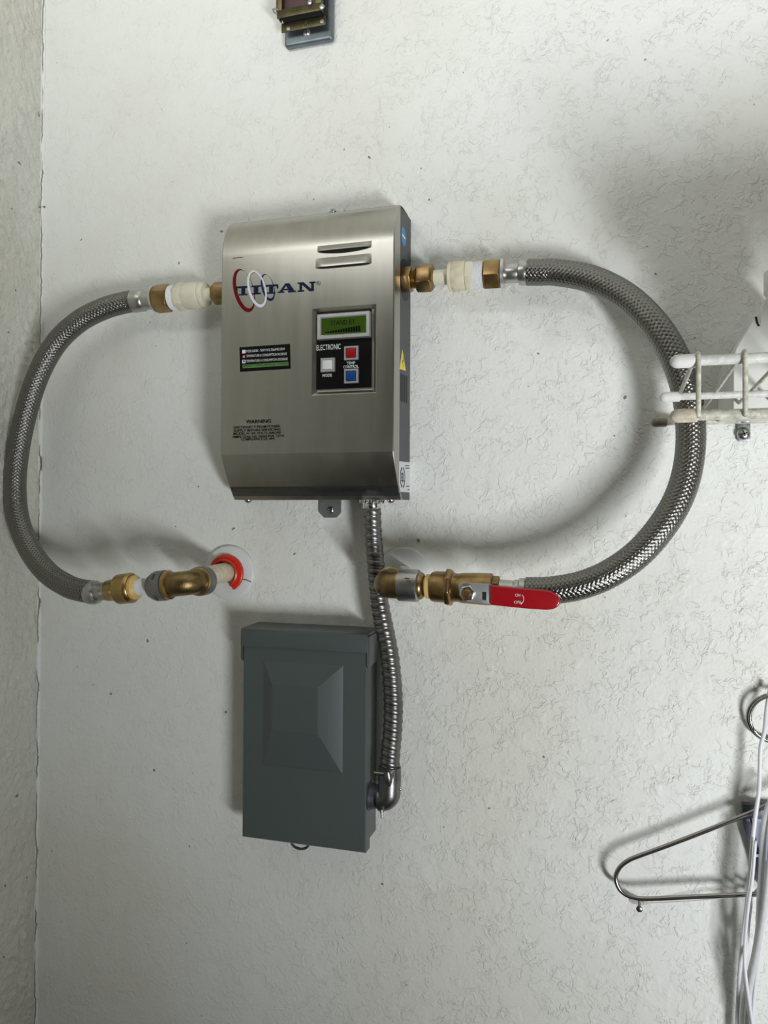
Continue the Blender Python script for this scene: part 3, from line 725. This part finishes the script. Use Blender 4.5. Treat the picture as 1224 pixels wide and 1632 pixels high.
def elbow(X, Z0, h, A, B, sgn, label, r=0.0128):
    t = thing('pipe_elbow', (X, -h, Z0), label, 'pipe elbow', 'push-fit brass elbows')
    d = (B - A) / np.linalg.norm(B - A); C_ = np.array([X, -h, A[2]])
    Rb = 0.011; ext_ = 0.0165 if sgn < 0 else 0.012; pts = [C_ + np.array([0, Rb + 0.010, 0]), C_ + np.array([0, Rb, 0])]
    for k in range(1, 9):
        a = math.pi / 2 * k / 8; pts.append(C_ + np.array([0, Rb, 0]) * (1 - math.sin(a)) + d * Rb * (1 - math.cos(a)))
    pts.append(C_ + d * (Rb + ext_))
    tube('elbow_body', resample(np.array(pts), 0.0012)[0], r, 'brass_dull', t, 32, 60)
    return t, C_, d
eL, CL, dL = elbow(XL, ZL, 0.090, P(298, 929, 0.090), P(150, 944, 0.090), -1, 'dull brass push-fit elbow with grey collars, left of the orange-red ring')
def ringat(name, C_, d, t0, prof, m, parent, segs=40):
    A = C_ + np.asarray(d) * t0; return lathe(name, A, A + np.asarray(d), prof, m, parent, segs)
back = np.array([0, 1.0, 0])
ringat('brass_bead', CL, dL, 0.0210, [(0, .0132), (.001, .0152), (.0045, .0152), (.0055, .0140)], 'brass_fine', eL)
ringat('brass_bead', CL, back, 0.0165, [(0, .0132), (.001, .0150), (.0035, .0150), (.0045, .0140)], 'brass_fine', eL)
ringat('release_collar', CL, dL, 0.0268, [(0, .0145), (.0005, .0160), (.010, .0160), (.0125, .0152), (.0185, .0118), (.0190, .0100)], 'collar', eL)
ringat('release_collar', CL, back, 0.0208, [(0, .0145), (.0005, .0157), (.0105, .0157), (.0135, .0135), (.014, .0112)], 'collar', eL)
for k in range(4):
    a = math.radians(40 + 90 * k); dd, x, y = frame(dL); c = CL + dL * 0.0325 + (x * math.cos(a) + y * math.sin(a)) * 0.0158
    tn = -x * math.sin(a) + y * math.cos(a); nr = x * math.cos(a) + y * math.sin(a)
    for w, o_ in ((0.0032, 0), (0.0032, 0.0016)):
        pts = [c + tn * w + dL * (o_ + .0004), c - tn * w + dL * (o_ + .0004), c - tn * w + dL * (o_ - .0002), c + tn * w + dL * (o_ - .0002)]
        slab('collar_slot', [p_ + nr * 0.0003 for p_ in pts], 0.0008, 'hole', eL, direction=tuple(-nr))
g = thing('push_fit_coupling', P(200, 940, 0.09), 'yellow brass push-fit coupling joining the left hose to the grey collared elbow', 'pipe fitting')
fit('coupling_body', A3, B3, [(171, 15), (172.5, 16.5), (182, 17.5), (188, 21), (191, 24), (207, 24), (209, 22)], 'brass_fine', g)
fit('brass_bead', A3, B3, [(204, 23), (206, 24.3), (210, 24.3), (213, 21.5)], 'brass_fine', g)
fit('release_ring', A3, B3, [(210, 19.5), (217, 19.5), (219, 17), (221, 15)], 'yellow_plastic', g)
fit('pipe', A3, B3, [(216, 13.5), (229, 13.5)], 'tape', g)

eR, CR, dR = elbow(XR, ZR, 0.078, P(612, 931, 0.078), P(838, 942, 0.078), 1, 'brass push-fit elbow in front of the metal conduit, left of the valve', 0.0135)
ringat('brass_bead', CR, back, 0.018, [(0, .0138), (.001, .0155), (.0035, .0155), (.0045, .0145)], 'brass_fine', eR)
ringat('release_collar', CR, back, 0.0222, [(0, .0148), (.0005, .0160), (.0105, .0160), (.0135, .0135), (.014, .0112)], 'collar_steel', eR)
fit('brass_bead', A4, B4, [(633, 20), (634, 22.5), (638, 22.5)], 'brass_fine', eR)
fit('release_collar', A4, B4, [(636, 22), (637, 25.5), (641, 26), (664, 26), (667, 25.5), (669.5, 22)], 'collar_steel', eR)
fit('brass_lip', A4, B4, [(669, 22), (671, 22), (675, 19.5), (677, 16)], 'brass', eR)
for dv in (-15,):
    slab('collar_slot', [p_ for p_ in (P(645, 921, .0955), P(652, 921, .0955), P(652, 923, .0958), P(645, 923, .0958))], 0.001, 'brass', eR)

# ball valve
v = thing('ball_valve', P(735, 944, 0.078), 'brass ball valve with red lever handle below the heater', 'valve')
fit('pipe', A4, B4, [(673, 14), (682, 14)], 'tape', v)
fit('release_ring', A4, B4, [(679, 17), (680, 19.5), (687, 20), (690, 19)], 'yellow_plastic', v)
fit('valve_inlet', A4, B4, [(687, 20), (688.5, 23), (694, 24.5), (710, 25), (713, 27)], 'brass', v)
fit('valve_hex', A4, B4, [(711, 26), (712.5, 30.5), (719, 30.5), (722, 27)], 'brass', v, 8, 0.2, 0.0006)
fit('valve_body', A4, B4, [(719, 22.5), (724, 23), (732, 22.5), (736, 24), (757, 25), (773, 25.5), (783, 25.5), (785, 24), (785.5, 20)], 'brass', v)
fit('valve_outlet', A4, B4, [(783, 20), (785, 22), (795, 22), (796.5, 18)], 'brass_dull', v, 6, 0.5, 0.0004)
hs = 0.099
st = P(746, 945, hs)
lathe('valve_stem', (st[0], -0.088, st[2]), (st[0], -1, st[2]), [(0, .008), (.008, .008), (.0085, .0045), (.0175, .0045), (.0175, .0036), (.018, .0030)], 'brass', v, 24)
ph = 0.0995
hand = slab('handle_plate', pix([(730, 931), (740, 928.5), (783, 931), (783, 963), (745, 959), (733, 950)], ph), 0.0022, 'satin', v, 0.0005)
lathe('stem_nut', (st[0], -ph, st[2]), (st[0], -1, st[2]), [(0, .0077), (.0045, .0077), (.0052, .0068)], 'chrome', v, 6, 0.2, bev=0.0004)
slab('plate_slot', pix([(768.5, 943), (775, 943.5), (775, 957), (768.5, 956)], ph + 0.0001), 0.0002, 'hole', hand)
gp = []
top = [(781, 932.5), (800, 934.5), (830, 937.5), (868, 940.5)]
endc = [(878, 942.5), (887, 947.5), (892.5, 955), (893, 961), (889, 967.5), (881, 971.5), (871, 972.5)]
bot = [(840, 970.5), (810, 967.5), (781, 964.5)]
grip = slab('handle_grip', pix(top + endc + bot, ph + 0.0032), 0.0070, 'red_grip', v, 0.0026, 4)
grip['label'] = 'red vinyl lever grip marked ON and OFF'
gh = ph + 0.0034
text('lettering', 'ON', (821, 950.6), (829.3, 950.9), 4.6, gh, 'ink_white', grip)
text('lettering', 'OFF', (819.3, 961.8), (830, 962.1), 4.6, gh, 'ink_white', grip)
arc = [P(831 + 3.6 * math.cos(a), 954.5 + 6.5 * math.sin(a), gh + 0.0001) for a in np.linspace(-1.4, 1.4, 12)]
tube('arrow_mark', arc, 0.00028, 'ink_white', grip, 6)
slab('arrow_mark', pix([(829.5, 960), (833.5, 960.3), (830.3, 964)], gh + 0.0001), 0.0001, 'ink_white', grip)

# ------------------------------------------------------------------ flexible conduit
CO = [(593, 806, .034), (593.5, 830, .034), (595, 860, .033), (597.5, 890, .032), (600, 920, .031), (604, 955, .031), (610, 988, .032), (616.5, 1020, .033), (621.5, 1050, .034), (625.5, 1090, .034), (627, 1125, .034), (625.5, 1165, .034), (622.5, 1200, .034), (621, 1230, .034)]
cp_ = catmull([P(*q) for q in CO])
c = thing('flexible_conduit', P(604, 1000, 0.033), 'ribbed metal flexible conduit from the heater bottom to the grey breaker box', 'conduit')
path, s = resample(cp_, 0.00055); T_, X_, Y_ = frames(path); sg = 36; pitch = 0.0090; vs = []; fs = []
for i in range(len(path)):
    for k in range(sg):
        a = 2 * math.pi * k / sg; ph_ = (s[i] / pitch + k / sg) % 1.0
        rr = 0.0087 + 0.0011 * math.sin(math.pi * min(1, ph_ / 0.66)) ** 0.55 + (0.0006 * math.sin(math.pi * (ph_ - 0.66) / 0.34) ** 0.8 if ph_ > 0.66 else 0)
        rr *= 0.99 + 0.08 * s[i] / s[-1]
        vs.append(path[i] + (X_[i] * math.cos(a) + Y_[i] * math.sin(a)) * rr)
for i in range(len(path) - 1):
    for k in range(sg):
        k2 = (k + 1) % sg
        fs.append((i * sg + k, i * sg + k2, (i + 1) * sg + k2, (i + 1) * sg + k))
# the seam of the helix: the last column meets the first one turn later
meshobj('spiral_armour', vs, fs, 'conduit', c, smooth=180)
zt = P(593, 797, .034)
top = np.array([zt[0], -0.034, ZB])
dn = np.array([0, 0, -1.0])
# toothed locknut and throat of the upper connector
vs = []; nt_ = 16
prof = []
lathe('locknut', top, top + dn, [(0.0002, .0115), (.0035, .0118), (.0045, .0105)], 'chrome', c, 12, bev=0.0003)
for k in range(10):
    a = 2 * math.pi * k / 10; o_ = top + np.array([math.cos(a) * .0122, math.sin(a) * .0122, 0])
    box('locknut_tooth', o_ - np.array([.0013, .0013, .0038]), o_ + np.array([.0013, .0013, -.0003]), 'chrome', c, 0.0003)
lathe('throat', top + dn * .004, top + dn * 2, [(0, .0098), (.0045, .0098), (.0055, .0090)], 'chrome', c, 28)
# lower 90 degree squeeze connector
e = thing('conduit_elbow', P(617, 1262, 0.034), 'dark die-cast right angle conduit connector on the breaker box\'s right side', 'conduit connector')
pts = [P(621, 1222, .034), P(621, 1240, .034), P(620.5, 1256, .034)]
Pc = P(620.5, 1262, .034); x0 = Pc[0]; z0 = Pc[2]; Rb = 0.0085
for k in range(1, 8):
    a = math.pi / 2 * k / 8; pts.append(np.array([x0 - Rb * (1 - math.cos(a)), -0.034, z0 - Rb * math.sin(a)]))
xe = P(606, 1275, .034)[0]; pts.append(np.array([x0 - Rb - 0.002, -0.034, z0 - Rb])); pts.append(np.array([xe - 0.001, -0.034, z0 - Rb]))
tube('elbow_body', resample(np.array(pts), 0.0012)[0], 0.0118, 'connector', e, 28, 50)
BX1 = xat(582, 1180, 0.043)
ax = np.array([BX1, -0.0275, z0 - Rb]); 
lathe('box_hub', ax, ax + np.array([1, 0, 0.0]), [(0.0004, .0148), (.0022, .0148), (.0024, .0136), (.009, .0120), (max(0.0095, xe - BX1), .0112)], 'blue_grey_zinc', e, 32)
# split clamp plate with screws
s1 = P(603, 1236, .048); 
slab('clamp_plate', [P(*q, .0450) for q in ((606, 1226), (612, 1226), (618, 1246), (612, 1290), (609, 1298), (605, 1296), (603, 1262))], 0.018, 'blue_grey_zinc', e, 0.0010)
lathe('clamp_screw', P(596.5, 1232, .046), P(630, 1235, .046), [(0, .0019), (.0150, .0019), (.0152, .0040), (.0165, .0046), (.019, .0046), (.0200, .0035)], 'screw', e, 20)
lathe('strap_eye', P(617, 1226, .0475), P(621, 1252, .0475), [(0, .0010), (.002, .0042), (.008, .0048), (.014, .0030), (.0175, .0008)], 'connector', e, 20)
lathe('clamp_screw', P(608.5, 1290, .046), P(608.5, 1304, .046), [(0, .0013), (.0085, .0013), (.0088, .0006)], 'screw', e, 12)
screw('clamp_screw', P(637.5, 1257, .034), 0.0022, 'chrome', e, (1, 0, 0), 0.9, False)

# ------------------------------------------------------------------ breaker box
HBX = 0.043
def breaker_box():
    zT = zat(385, 1001, HBX); zL = zat(385, 1029, HBX); zB = zat(482, 1345, HBX)
    x0 = xat(388, 1200, HBX); x1 = BX1
    T = thing('breaker_box', ((x0 + x1) / 2, 0, zB), 'slate grey steel breaker box with raised pyramid panel below the heater', 'breaker box')
    box('body', (x0 + 0.0012, -0.0005, zB + 0.006), (x1 - 0.0008, -HBX + 0.004, zT - 0.002), 'box', T, 0.0008)
    # front cover with pressed pyramid
    zc0 = zB; zc1 = zL + 0.004; hf = HBX
    out = [P(420, 1219, hf), P(545, 1230, hf), P(545, 1062, hf), P(420, 1055, hf)]
    inn = [P(433.5, 1166.5, hf + .0075), P(507.5, 1171.5, hf + .0075), P(507.5, 1096, hf + .0075), P(432.5, 1088, hf + .0075)]
    ox0 = (out[0][0] + out[3][0]) / 2; ox1 = (out[1][0] + out[2][0]) / 2; oz0 = (out[0][2] + out[1][2]) / 2; oz1 = (out[2][2] + out[3][2]) / 2
    ix0 = (inn[0][0] + inn[3][0]) / 2; ix1 = (inn[1][0] + inn[2][0]) / 2; iz0 = (inn[0][2] + inn[1][2]) / 2; iz1 = (inn[2][2] + inn[3][2]) / 2
    vs = [(x0, -hf, zc0), (x1, -hf, zc0), (x1, -hf, zc1), (x0, -hf, zc1)]
    fs = []
    def ring(a, b, c_, d, h): vs.extend([(a, -h, b), (c_, -h, b), (c_, -h, d), (a, -h, d)])
    e = 0.0009
    ring(ox0 - e, oz0 - e, ox1 + e, oz1 + e, hf); ring(ox0 + e, oz0 + e, ox1 - e, oz1 - e, hf + .0007)
    ring(ix0 - e, iz0 - e, ix1 + e, iz1 + e, hf + .0071); ring(ix0 + e, iz0 + e, ix1 - e, iz1 - e, hf + .0076)
    for i in range(4):
        for k in range(4): fs.append((i * 4 + k, i * 4 + (k + 1) % 4, i * 4 + 4 + (k + 1) % 4, i * 4 + 4 + k))
    fs.append((16, 17, 18, 19))
    b_ = len(vs); r = 0.0011                      # rolled edges, then the returns
    vs += [(x0 - r, -hf + r, zc0 - r), (x1 + r, -hf + r, zc0 - r), (x1 + r, -hf + r, zc1), (x0 - r, -hf + r, zc1)]
    vs += [(x0 - r, -hf + .014, zc0 - r), (x1 + r, -hf + .014, zc0 - r), (x1 + r, -hf + .014, zc1), (x0 - r, -hf + .014, zc1)]
    for k in range(4):
        k2 = (k + 1) % 4; fs.append((k, k2, b_ + k2, b_ + k)); fs.append((b_ + k, b_ + k2, b_ + 4 + k2, b_ + 4 + k))
    meshobj('front_cover', vs, fs, 'box', T, smooth=11)
    # rain hood: a folded cap over the top
    hx0 = x0 - 0.0032; hx1 = x1 + 0.0028; hh = HBX + 0.0022; zt = zT
    prof = [(0.0006, zt + 0.0015), (hh - 0.004, zt + 0.0003), (hh - 0.0012, zt - 0.0006), (hh, zt - 0.003), (hh, zL), (hh - 0.0012, zL)]
    slab('rain_hood', [np.array([hx0, -h, z]) for h, z in prof[:5]] + [np.array([hx0, -(hh - 0.0015), zL]), np.array([hx0, -(hh - 0.0015), zt - 0.003]), np.array([hx0, -0.0006, zt - 0.0022])], hx1 - hx0, 'box', T, 0.0005, direction=(1, 0, 0))
    zl2 = zat(385, 1053, HBX)
    for xa, xb in ((hx0, hx0 + 0.0013), (hx1 - 0.0013, hx1)):
        pr_ = [(0.002, zt - 0.001), (hh - 0.0006, zt - 0.001), (hh - 0.0006, zl2 + 0.003), (hh - 0.003, zl2), (0.015, zl2 + .002), (0.002, zl2 + 0.012)]
        slab('hood_cheek', [np.array([xa, -h, z]) for h, z in pr_], xb - xa, 'box', T, 0.0003, direction=(1, 0, 0))
    # hasp loop under the cover
    c_ = P(478, 1344, HBX - 0.006); pts = [c_ + np.array([0.0095 * math.cos(a), -0.004 * math.sin(a) * 0, 0.0058 * math.sin(a)]) for a in np.linspace(0.15, -math.pi - 0.15, 20)]
    tube('hasp_loop', pts, 0.0014, 'blue_grey_zinc', T, 10)
    slab('hasp_tongue', pix([(463, 1338.5), (495, 1342), (495, 1347), (487, 1345.5), (466, 1343)], HBX - 0.005), 0.0025, 'box', T)
    # knock-out ring on the right side where the elbow enters
    return T
breaker_box()

# ------------------------------------------------------------------ wire shelf
SKEW = math.radians(1.0)
ux = np.array([math.cos(SKEW), math.sin(SKEW), 0.0]); un = np.array([math.sin(SKEW), -math.cos(SKEW), 0.0])     # along the wall, out from the wall
def shelf():
    T = thing('wire_shelf', P(1110, 673, 0.012), 'white vinyl coated wire shelf with rubber capped rod ends, cut off by the frame', 'shelf')
    O = P(1044, 672.5, 0.012)
    LEN = 0.62
    def rod(name, u, v, h, rpx, capm, m='shelf', cappx=None):
        A = P(u, v, h); r = rpx * proj(A)[2] / F
        lathe('rod', A + ux * 0.006, A + ux, [(0, r), (LEN, r)], m, T, 20)
        cr = (cappx or rpx + 1.5) * proj(A)[2] / F; L_ = 0.0145
        c = lathe('end_cap', A, A + ux, [(0, cr * .12), (cr * .25, cr * .62), (cr * .7, cr * .93), (cr * 1.2, cr), (L_, cr), (L_ + .0004, r)], capm, T, 24, smooth=50)
        return A, r
    Af, rf = rod('a', 1067, 576.8, 0.318, 8.3, 'cap', 'shelf', 11)
    Am, rm = rod('b', 1051, 633.3, 0.180, 5.6, 'cap', 'shelf', 8)
    Al, rl = rod('c', 1067, 663.2, 0.318, 8.3, 'cap_aged', 'shelf_dirty', 11)
    Ab, rb = rod('d', 1037, 674, 0.012, 5.0, 'cap_dim', 'shelf_dirty', 7)
    step = float(np.linalg.norm(P(1186, 575, .318) - P(1112, 575, .318)))
    t0 = float((P(1112, 576, .318) - Af) @ ux)
    rw = 4.0 * proj(Af)[2] / F
    for k in range(int((LEN - t0) / step)):
        t = t0 + k * step
        a = Af + ux * t; l = Al + ux * t; m_ = Am + ux * t; b = Ab + ux * t
        m2 = a + (b - a) * ((a[1] - Am[1]) / (a[1] - b[1]))
        up = np.array([0, 0, 1.0])
        pts = [l + un * (rl * .8) - up * rl * .3, l + un * (rl + rw * .4) + up * rl * .9, a + un * (rf + rw * .4) - up * rf * .6, a + un * (rf + rw * .35) + up * rf * .5, a + un * rf * .5 + up * (rf + rw * .4), a - un * rf * .7 + up * (rf + rw * .1)]
        down = m2.copy(); down[2] = Am[2] + rm + rw * .2; bb = b.copy(); bb[2] = Ab[2] + rb * .9
        pts += [a - un * 0.03 + up * (rf * 0.9), down] + ([] if k == 0 else [down + (bb - down) * ((down[1] + .086) / (down[1] - bb[1]))] if k == 1 else [bb])
        tube('cross_wire', catmull(pts[:6], 5).tolist() + pts[6:], rw, 'shelf_dirty', T, 10)
    return T
shelf()
# wall clip under the back rod
k = thing('shelf_clip', P(1185, 690, 0.002), 'small zinc shelf clip screwed to the wall below the shelf', 'bracket')
slab('clip_plate', rrect(xat(1175, 690, .003), zat(1185, 703, .003), xat(1196, 690, .003), zat(1185, 669, .003), 0.0025, 0.0035), 0.0032, 'zinc', k, 0.0004)
box('clip_hook', P(1179, 676, .004), P(1195, 668, .018), 'zinc', k, 0.0006)
screw('screw', P(1185, 691.5, .0035), 0.0060, 'screw', k, dome=0.6)
# jug on the shelf
j = thing('plastic_jug', P(1200, 650, 0.1), 'milky white plastic jug standing on the wire shelf', 'jug')
hj = 0.112; zb = zat(1169, 651, hj)
Z = lambda v: zat(1190, v, hj)
X = lambda u: xat(u, 560, hj)
out = [(X(1169), zb), (X(1169), Z(566)), (X(1174), Z(553)), (X(1200), Z(512)), (X(1204), Z(507)), (X(1206), Z(505)), (X(1212), Z(516)), (X(1214), Z(488)), (X(1219), Z(480)), (X(1236), Z(462)), (X(1262), Z(452)), (X(1290), Z(452)), (X(1300), Z(490)), (X(1318), Z(560)), (X(1322), Z(575)), (X(1322), zb)]
slab('jug_body', [np.array([x, -hj, z]) for x, z in out], hj - 0.016, 'jug', j, 0.0035, 3)
slab('jug_seam', pix([(1203, 505), (1206.5, 504.5), (1209, 515), (1211.5, 519), (1208, 520), (1205, 514)], hj + .0006), 0.001, 'hole', j)
x_ = X(1276); z_ = Z(452)
lathe('jug_cap', (x_, -hj / 2 - .01, z_ - .001), (x_, -hj / 2 - .01, z_ + 1), [(0, .016), (.004, .019), (.022, .019), (.024, .017)], 'cap', j, 28)

for bx, lab in (((0.275, -0.022, 0.0985, 0.50, -0.165, 0.20), 'unseen brown blocker added at the back of the wire shelf, right of the jug'),
                ((0.150, -0.195, 0.0985, 0.46, -0.300, 0.155), 'unseen brown blocker added at the front of the wire shelf')):
    tag(box('shadow_blocker', bx[:3], bx[3:], mat('blocker_brown', (0.33, 0.22, 0.13), 0.8), None, 0.002), lab, 'box')  # unseen boxes added to shade the wall above the shelf

# ------------------------------------------------------------------ latch plate at the top
t = thing('latch_plate', P(492, 40, 0.006), 'galvanised cover plate carrying an olive zinc plated latch, at the photo\'s top edge', 'wall plate')
x0 = xat(453, 77, .008); x1 = xat(530, 68, .008); z0 = (zat(453, 77, .004) + zat(530, 68, .004)) / 2; ztop = z0 + 0.115
slab('cover_plate', rrect(x0, z0, x1, ztop, 0.004, 0.0085), 0.0083, 'plate', t, 0.0028, 4)
sp = P(489, 52, .0085)
screw('screw', (sp[0], -0.0085, sp[2]), 0.0042, 'satin', t, dome=0.35, phillips=False)
slab('drive_slot', [np.array([sp[0] - .0004, -.0103, sp[2] - .003]), np.array([sp[0] + .0004, -.0103, sp[2] - .003]), np.array([sp[0] + .0004, -.0103, sp[2] + .003]), np.array([sp[0] - .0004, -.0103, sp[2] + .003])], 0.0003, 'hole', t)
def strip(name, q, h, d, m, bev=0.0006): return slab(name, pix(q, h), d, m, t, bev)
xa = xat(449, 44, .018); xb = xat(518, 30, .018)
box('latch_base', (xa, -.0085, zat(484, 28, .016)), (xb, -.0165, ztop + .02), 'hole', t, 0.0005)
# lower folded flange
za = zat(484, 46, .0175); zb_ = zat(484, 31, .0175)
fl_ = box('latch_flange', (xa - .0005, -.0165, za), (xb + .0005, -.0180, zb_), 'olive', t, 0.0005)
for u, v_ in ((459.5, 45.5), (513, 34)):
    q_ = P(u, v_, .018); lathe('rivet', (q_[0], -.018, q_[2]), (q_[0], -1, q_[2]), [(0, .0026), (.0006, .0022), (.0009, .0008)], 'zinc', fl_, 16)
q_ = P(488, 37.5, .018); lathe('rivet', (q_[0], -.018, q_[2]), (q_[0], -1, q_[2]), [(0, .0030), (.0004, .0026)], 'olive', fl_, 16)
# upper flange stands further out
hu = 0.027
za2 = zat(480, 22, hu); zb2 = zat(480, 9, hu); xu0 = xat(441, 24, hu); xu1 = xat(511, 12, hu)
uf = box('latch_flange', (xu0, -hu + .0014, za2), (xu1, -hu, zb2), 'olive', t, 0.0005)
box('latch_side', (xu0, -.016, za2 + .0015), (xu0 + .0015, -hu + .001, ztop + .02), 'olive', t, 0.0004)
box('latch_side', (xu1 - .0015, -.016, za2 + .0015), (xu1, -hu + .001, ztop + .02), 'olive', t, 0.0004)
box('latch_gap_shade', (xu0 + .001, -.016, za2 + .0042), (xu1 - .001, -hu + .001, za2 + .0056), 'hole', t, 0.0003)  # no real web: near-black strip paints the shade in the gap between flanges
for xx in (xu0 - .0008, xu1 - .0062): box('latch_post', (xx, -hu + .001, zb2 - .001), (xx + .007, -hu - .0004, ztop + .02), 'olive', t, 0.0004)
box('latch_core', (xu0 + .004, -.016, zb2 - .002), (xu1 - .004, -hu + .004, ztop + .02), 'maroon', t, 0.0004)
for u, v_ in ((494, 4), (513, 11)):
    q_ = P(u, v_, hu + .0005); lathe('rivet', (q_[0], -hu - .0003, q_[2]), (q_[0], -1, q_[2]), [(0, .0030), (.0012, .0026), (.0018, .0010)], 'screw', uf, 16)
q_ = P(437, 17, hu - .004); tube('latch_tab', [P(442, 22, hu), P(436.5, 19, hu), P(434.5, 15, hu), P(438, 14, hu), P(443, 16, hu)], 0.0010, 'zinc', t, 8)

# ------------------------------------------------------------------ hanger, nail, ring, cables, sleeve
hg = thing('coat_hanger', P(1250, 1300, 0.02), 'bare polished steel coat hanger hanging behind the white cables', 'hanger')
hh = 0.020
PT = [(1290, 1240), (1262, 1262), (1224, 1283), (1180, 1302), (1120, 1326), (1060, 1349), (1020, 1363.5), (1002, 1371), (989, 1381), (982, 1393), (981.5, 1403), (987, 1416.5), (997, 1425.5), (1010, 1430.5), (1030, 1432.5), (1070, 1431), (1110, 1429), (1160, 1427), (1197, 1425.5), (1224, 1424), (1330, 1420), (1430, 1416), (1470, 1412), (1482, 1400), (1478, 1384), (1460, 1372), (1400, 1330), (1340, 1280), (1305, 1250)]
tube('frame', resample(catmull([P(u, v_, hh) for u, v_ in PT], 10), 0.002)[0], 0.0022, 'wire', hg, 14)
HK = [(1297, 1247), (1297, 1215), (1296, 1195), (1310, 1180), (1316, 1160), (1304, 1143), (1286, 1143), (1278, 1156)]
tube('hook', catmull([P(u, v_, hh) for u, v_ in HK], 8), 0.0020, 'wire', hg, 12)
nl = thing('nail', P(1019, 1438, 0.0), 'small steel nail below the coat hanger\'s left end', 'nail')
A = P(1018.5, 1433, 0.0); lathe('shank', (A[0], -.0002, A[2] + .001), P(1019, 1448, .022), [(0, .0013), (.0235, .0013)], 'connector', nl, 12)
B = P(1019, 1448, .022); dv = B - np.array([A[0], -.0002, A[2] + .001]); lathe('head', B, B + dv, [(0, .0028), (.0012, .0030), (.0018, .0022)], 'connector', nl, 20)
ov = [np.array([P(1018, 1437, .0)[0] + 0.009 * math.cos(a), -0.0012, P(1018, 1437, 0)[2] + 0.0028 * math.sin(a)]) for a in np.linspace(0, 2 * math.pi, 24, endpoint=False)]
slab('washer', ov, 0.0011, 'shelf_dirty', nl, 0.0003)
tag(tube('string', catmull([P(1024, 1439, .003), P(1060, 1438, .006), P(1110, 1435, .010), P(1160, 1430.5, .012), P(1200, 1427.5, .012), P(1290, 1424, .012)], 8), 0.0005, 'cable_grey', None, 6), 'thin taut string running from the nail under the hanger\'s lower bar', 'string')
kr = thing('key_ring', P(1236, 1146, .012), 'chrome split ring looped around the white cable at the right edge', 'ring')
def circle3(u, v_, h, r, tilt, n=48):
    c_ = P(u, v_, h); return [c_ + np.array([r * math.cos(a), -0.003 * math.sin(a + tilt), r * math.sin(a)]) for a in np.linspace(0, 2 * math.pi, n, endpoint=False)]
tube('ring_turn', circle3(1237, 1146, .012, .0222, 0), 0.0014, 'wire', kr, 12, closed=True)
tube('ring_turn', circle3(1234.5, 1145, .0095, .0228, .3), 0.0016, 'wire', kr, 12, closed=True)
cables = [
    ([(1228, 1095, .012), (1222, 1130, .016), (1218.5, 1165, .022), (1212.5, 1190, .024), (1211, 1225, .024), (1209.5, 1260, .026), (1204, 1300, .028), (1199, 1345, .030), (1195.5, 1390, .030), (1192, 1430, .029), (1187, 1470, .027), (1181.5, 1520, .021), (1177, 1580, .015), (1173, 1660, .012)], .0019, 'thin white cable threaded through the chrome ring', 'cable'),
    ([(1240, 1262, .028), (1227, 1280, .030), (1219, 1310, .032), (1216, 1345, .033), (1214, 1390, .033), (1211, 1430, .032), (1209, 1480, .028), (1203, 1520, .023), (1195, 1555, .020), (1187, 1600, .0165), (1183, 1660, .016)], .0028, 'thickest white cable crossing in front of the coat hanger\'s lower bar', 'cable'),
    ([(1246, 1280, .039), (1236, 1310, .040), (1229, 1350, .041), (1224, 1400, .041), (1218, 1450, .038), (1210, 1500, .034), (1201, 1545, .028), (1193, 1590, .0235), (1189, 1660, .023)], .0026, 'greyish cable hanging just right of the thickest white one', 'cable_grey'),
    ([(1218, 1405, .010), (1210, 1416, .011), (1203, 1424, .0125), (1197, 1440, .017), (1192.5, 1475, .021), (1190.5, 1505, .026), (1188, 1530, .0295), (1188, 1565, .032), (1193, 1600, .032), (1199, 1640, .031), (1202, 1665, .031)], .0017, 'white cable that bows left below the hanger, then swings right at the bottom', 'cable'),
    ([(1232, 1330, .025), (1227, 1400, .027), (1222, 1440, .0265), (1219, 1465, .022), (1211, 1520, .020), (1203, 1580, .016), (1197, 1660, .014)], .0018, 'slack white cable nearest the right edge, behind the bundle', 'cable'),
    ([(1204, 1340, .0365), (1199, 1400, .0365), (1193, 1440, .0355), (1188, 1490, .0345), (1186.5, 1530, .0355), (1189.5, 1565, .038), (1196, 1610, .037), (1203, 1660, .036)], .0015, 'thin bluish white cable crossing over the bundle near the bottom', 'cable'),
]
for q, r, lab, m_ in cables:
    tag(tube('cable', resample(catmull([P(*a) for a in q], 8), .003)[0], r, m_, None, 12), lab, 'cable', 'hanging white cables')
sl = thing('plastic_sleeve', P(1205, 1340, .010), 'bluish grey plastic sleeve tapering down behind the hanger', 'plastic sleeve')
slab('sleeve_back', pix([(1182, 1303), (1226, 1290), (1290, 1280), (1290, 1440), (1226, 1428), (1209, 1407), (1195, 1352)], .010), .0012, 'sleeve', sl)
slab('sleeve_fold', pix([(1197, 1301), (1226, 1290), (1226, 1375), (1213, 1366), (1205, 1336)], .0125), .0012, 'sleeve_pale', sl)
slab('sleeve_fold', pix([(1199, 1361), (1213, 1362), (1213, 1366), (1201, 1366)], .0125), .0006, 'satin', sl)
cl = box('sleeve_clip', P(1181, 1298, .005), P(1250, 1288, .013), 'blue_grey_zinc', sl, .0008)
text('lettering', 'OI', (1190, 1309), (1195, 1308.5), 4.0, .0105, 'ink_pale', sl)
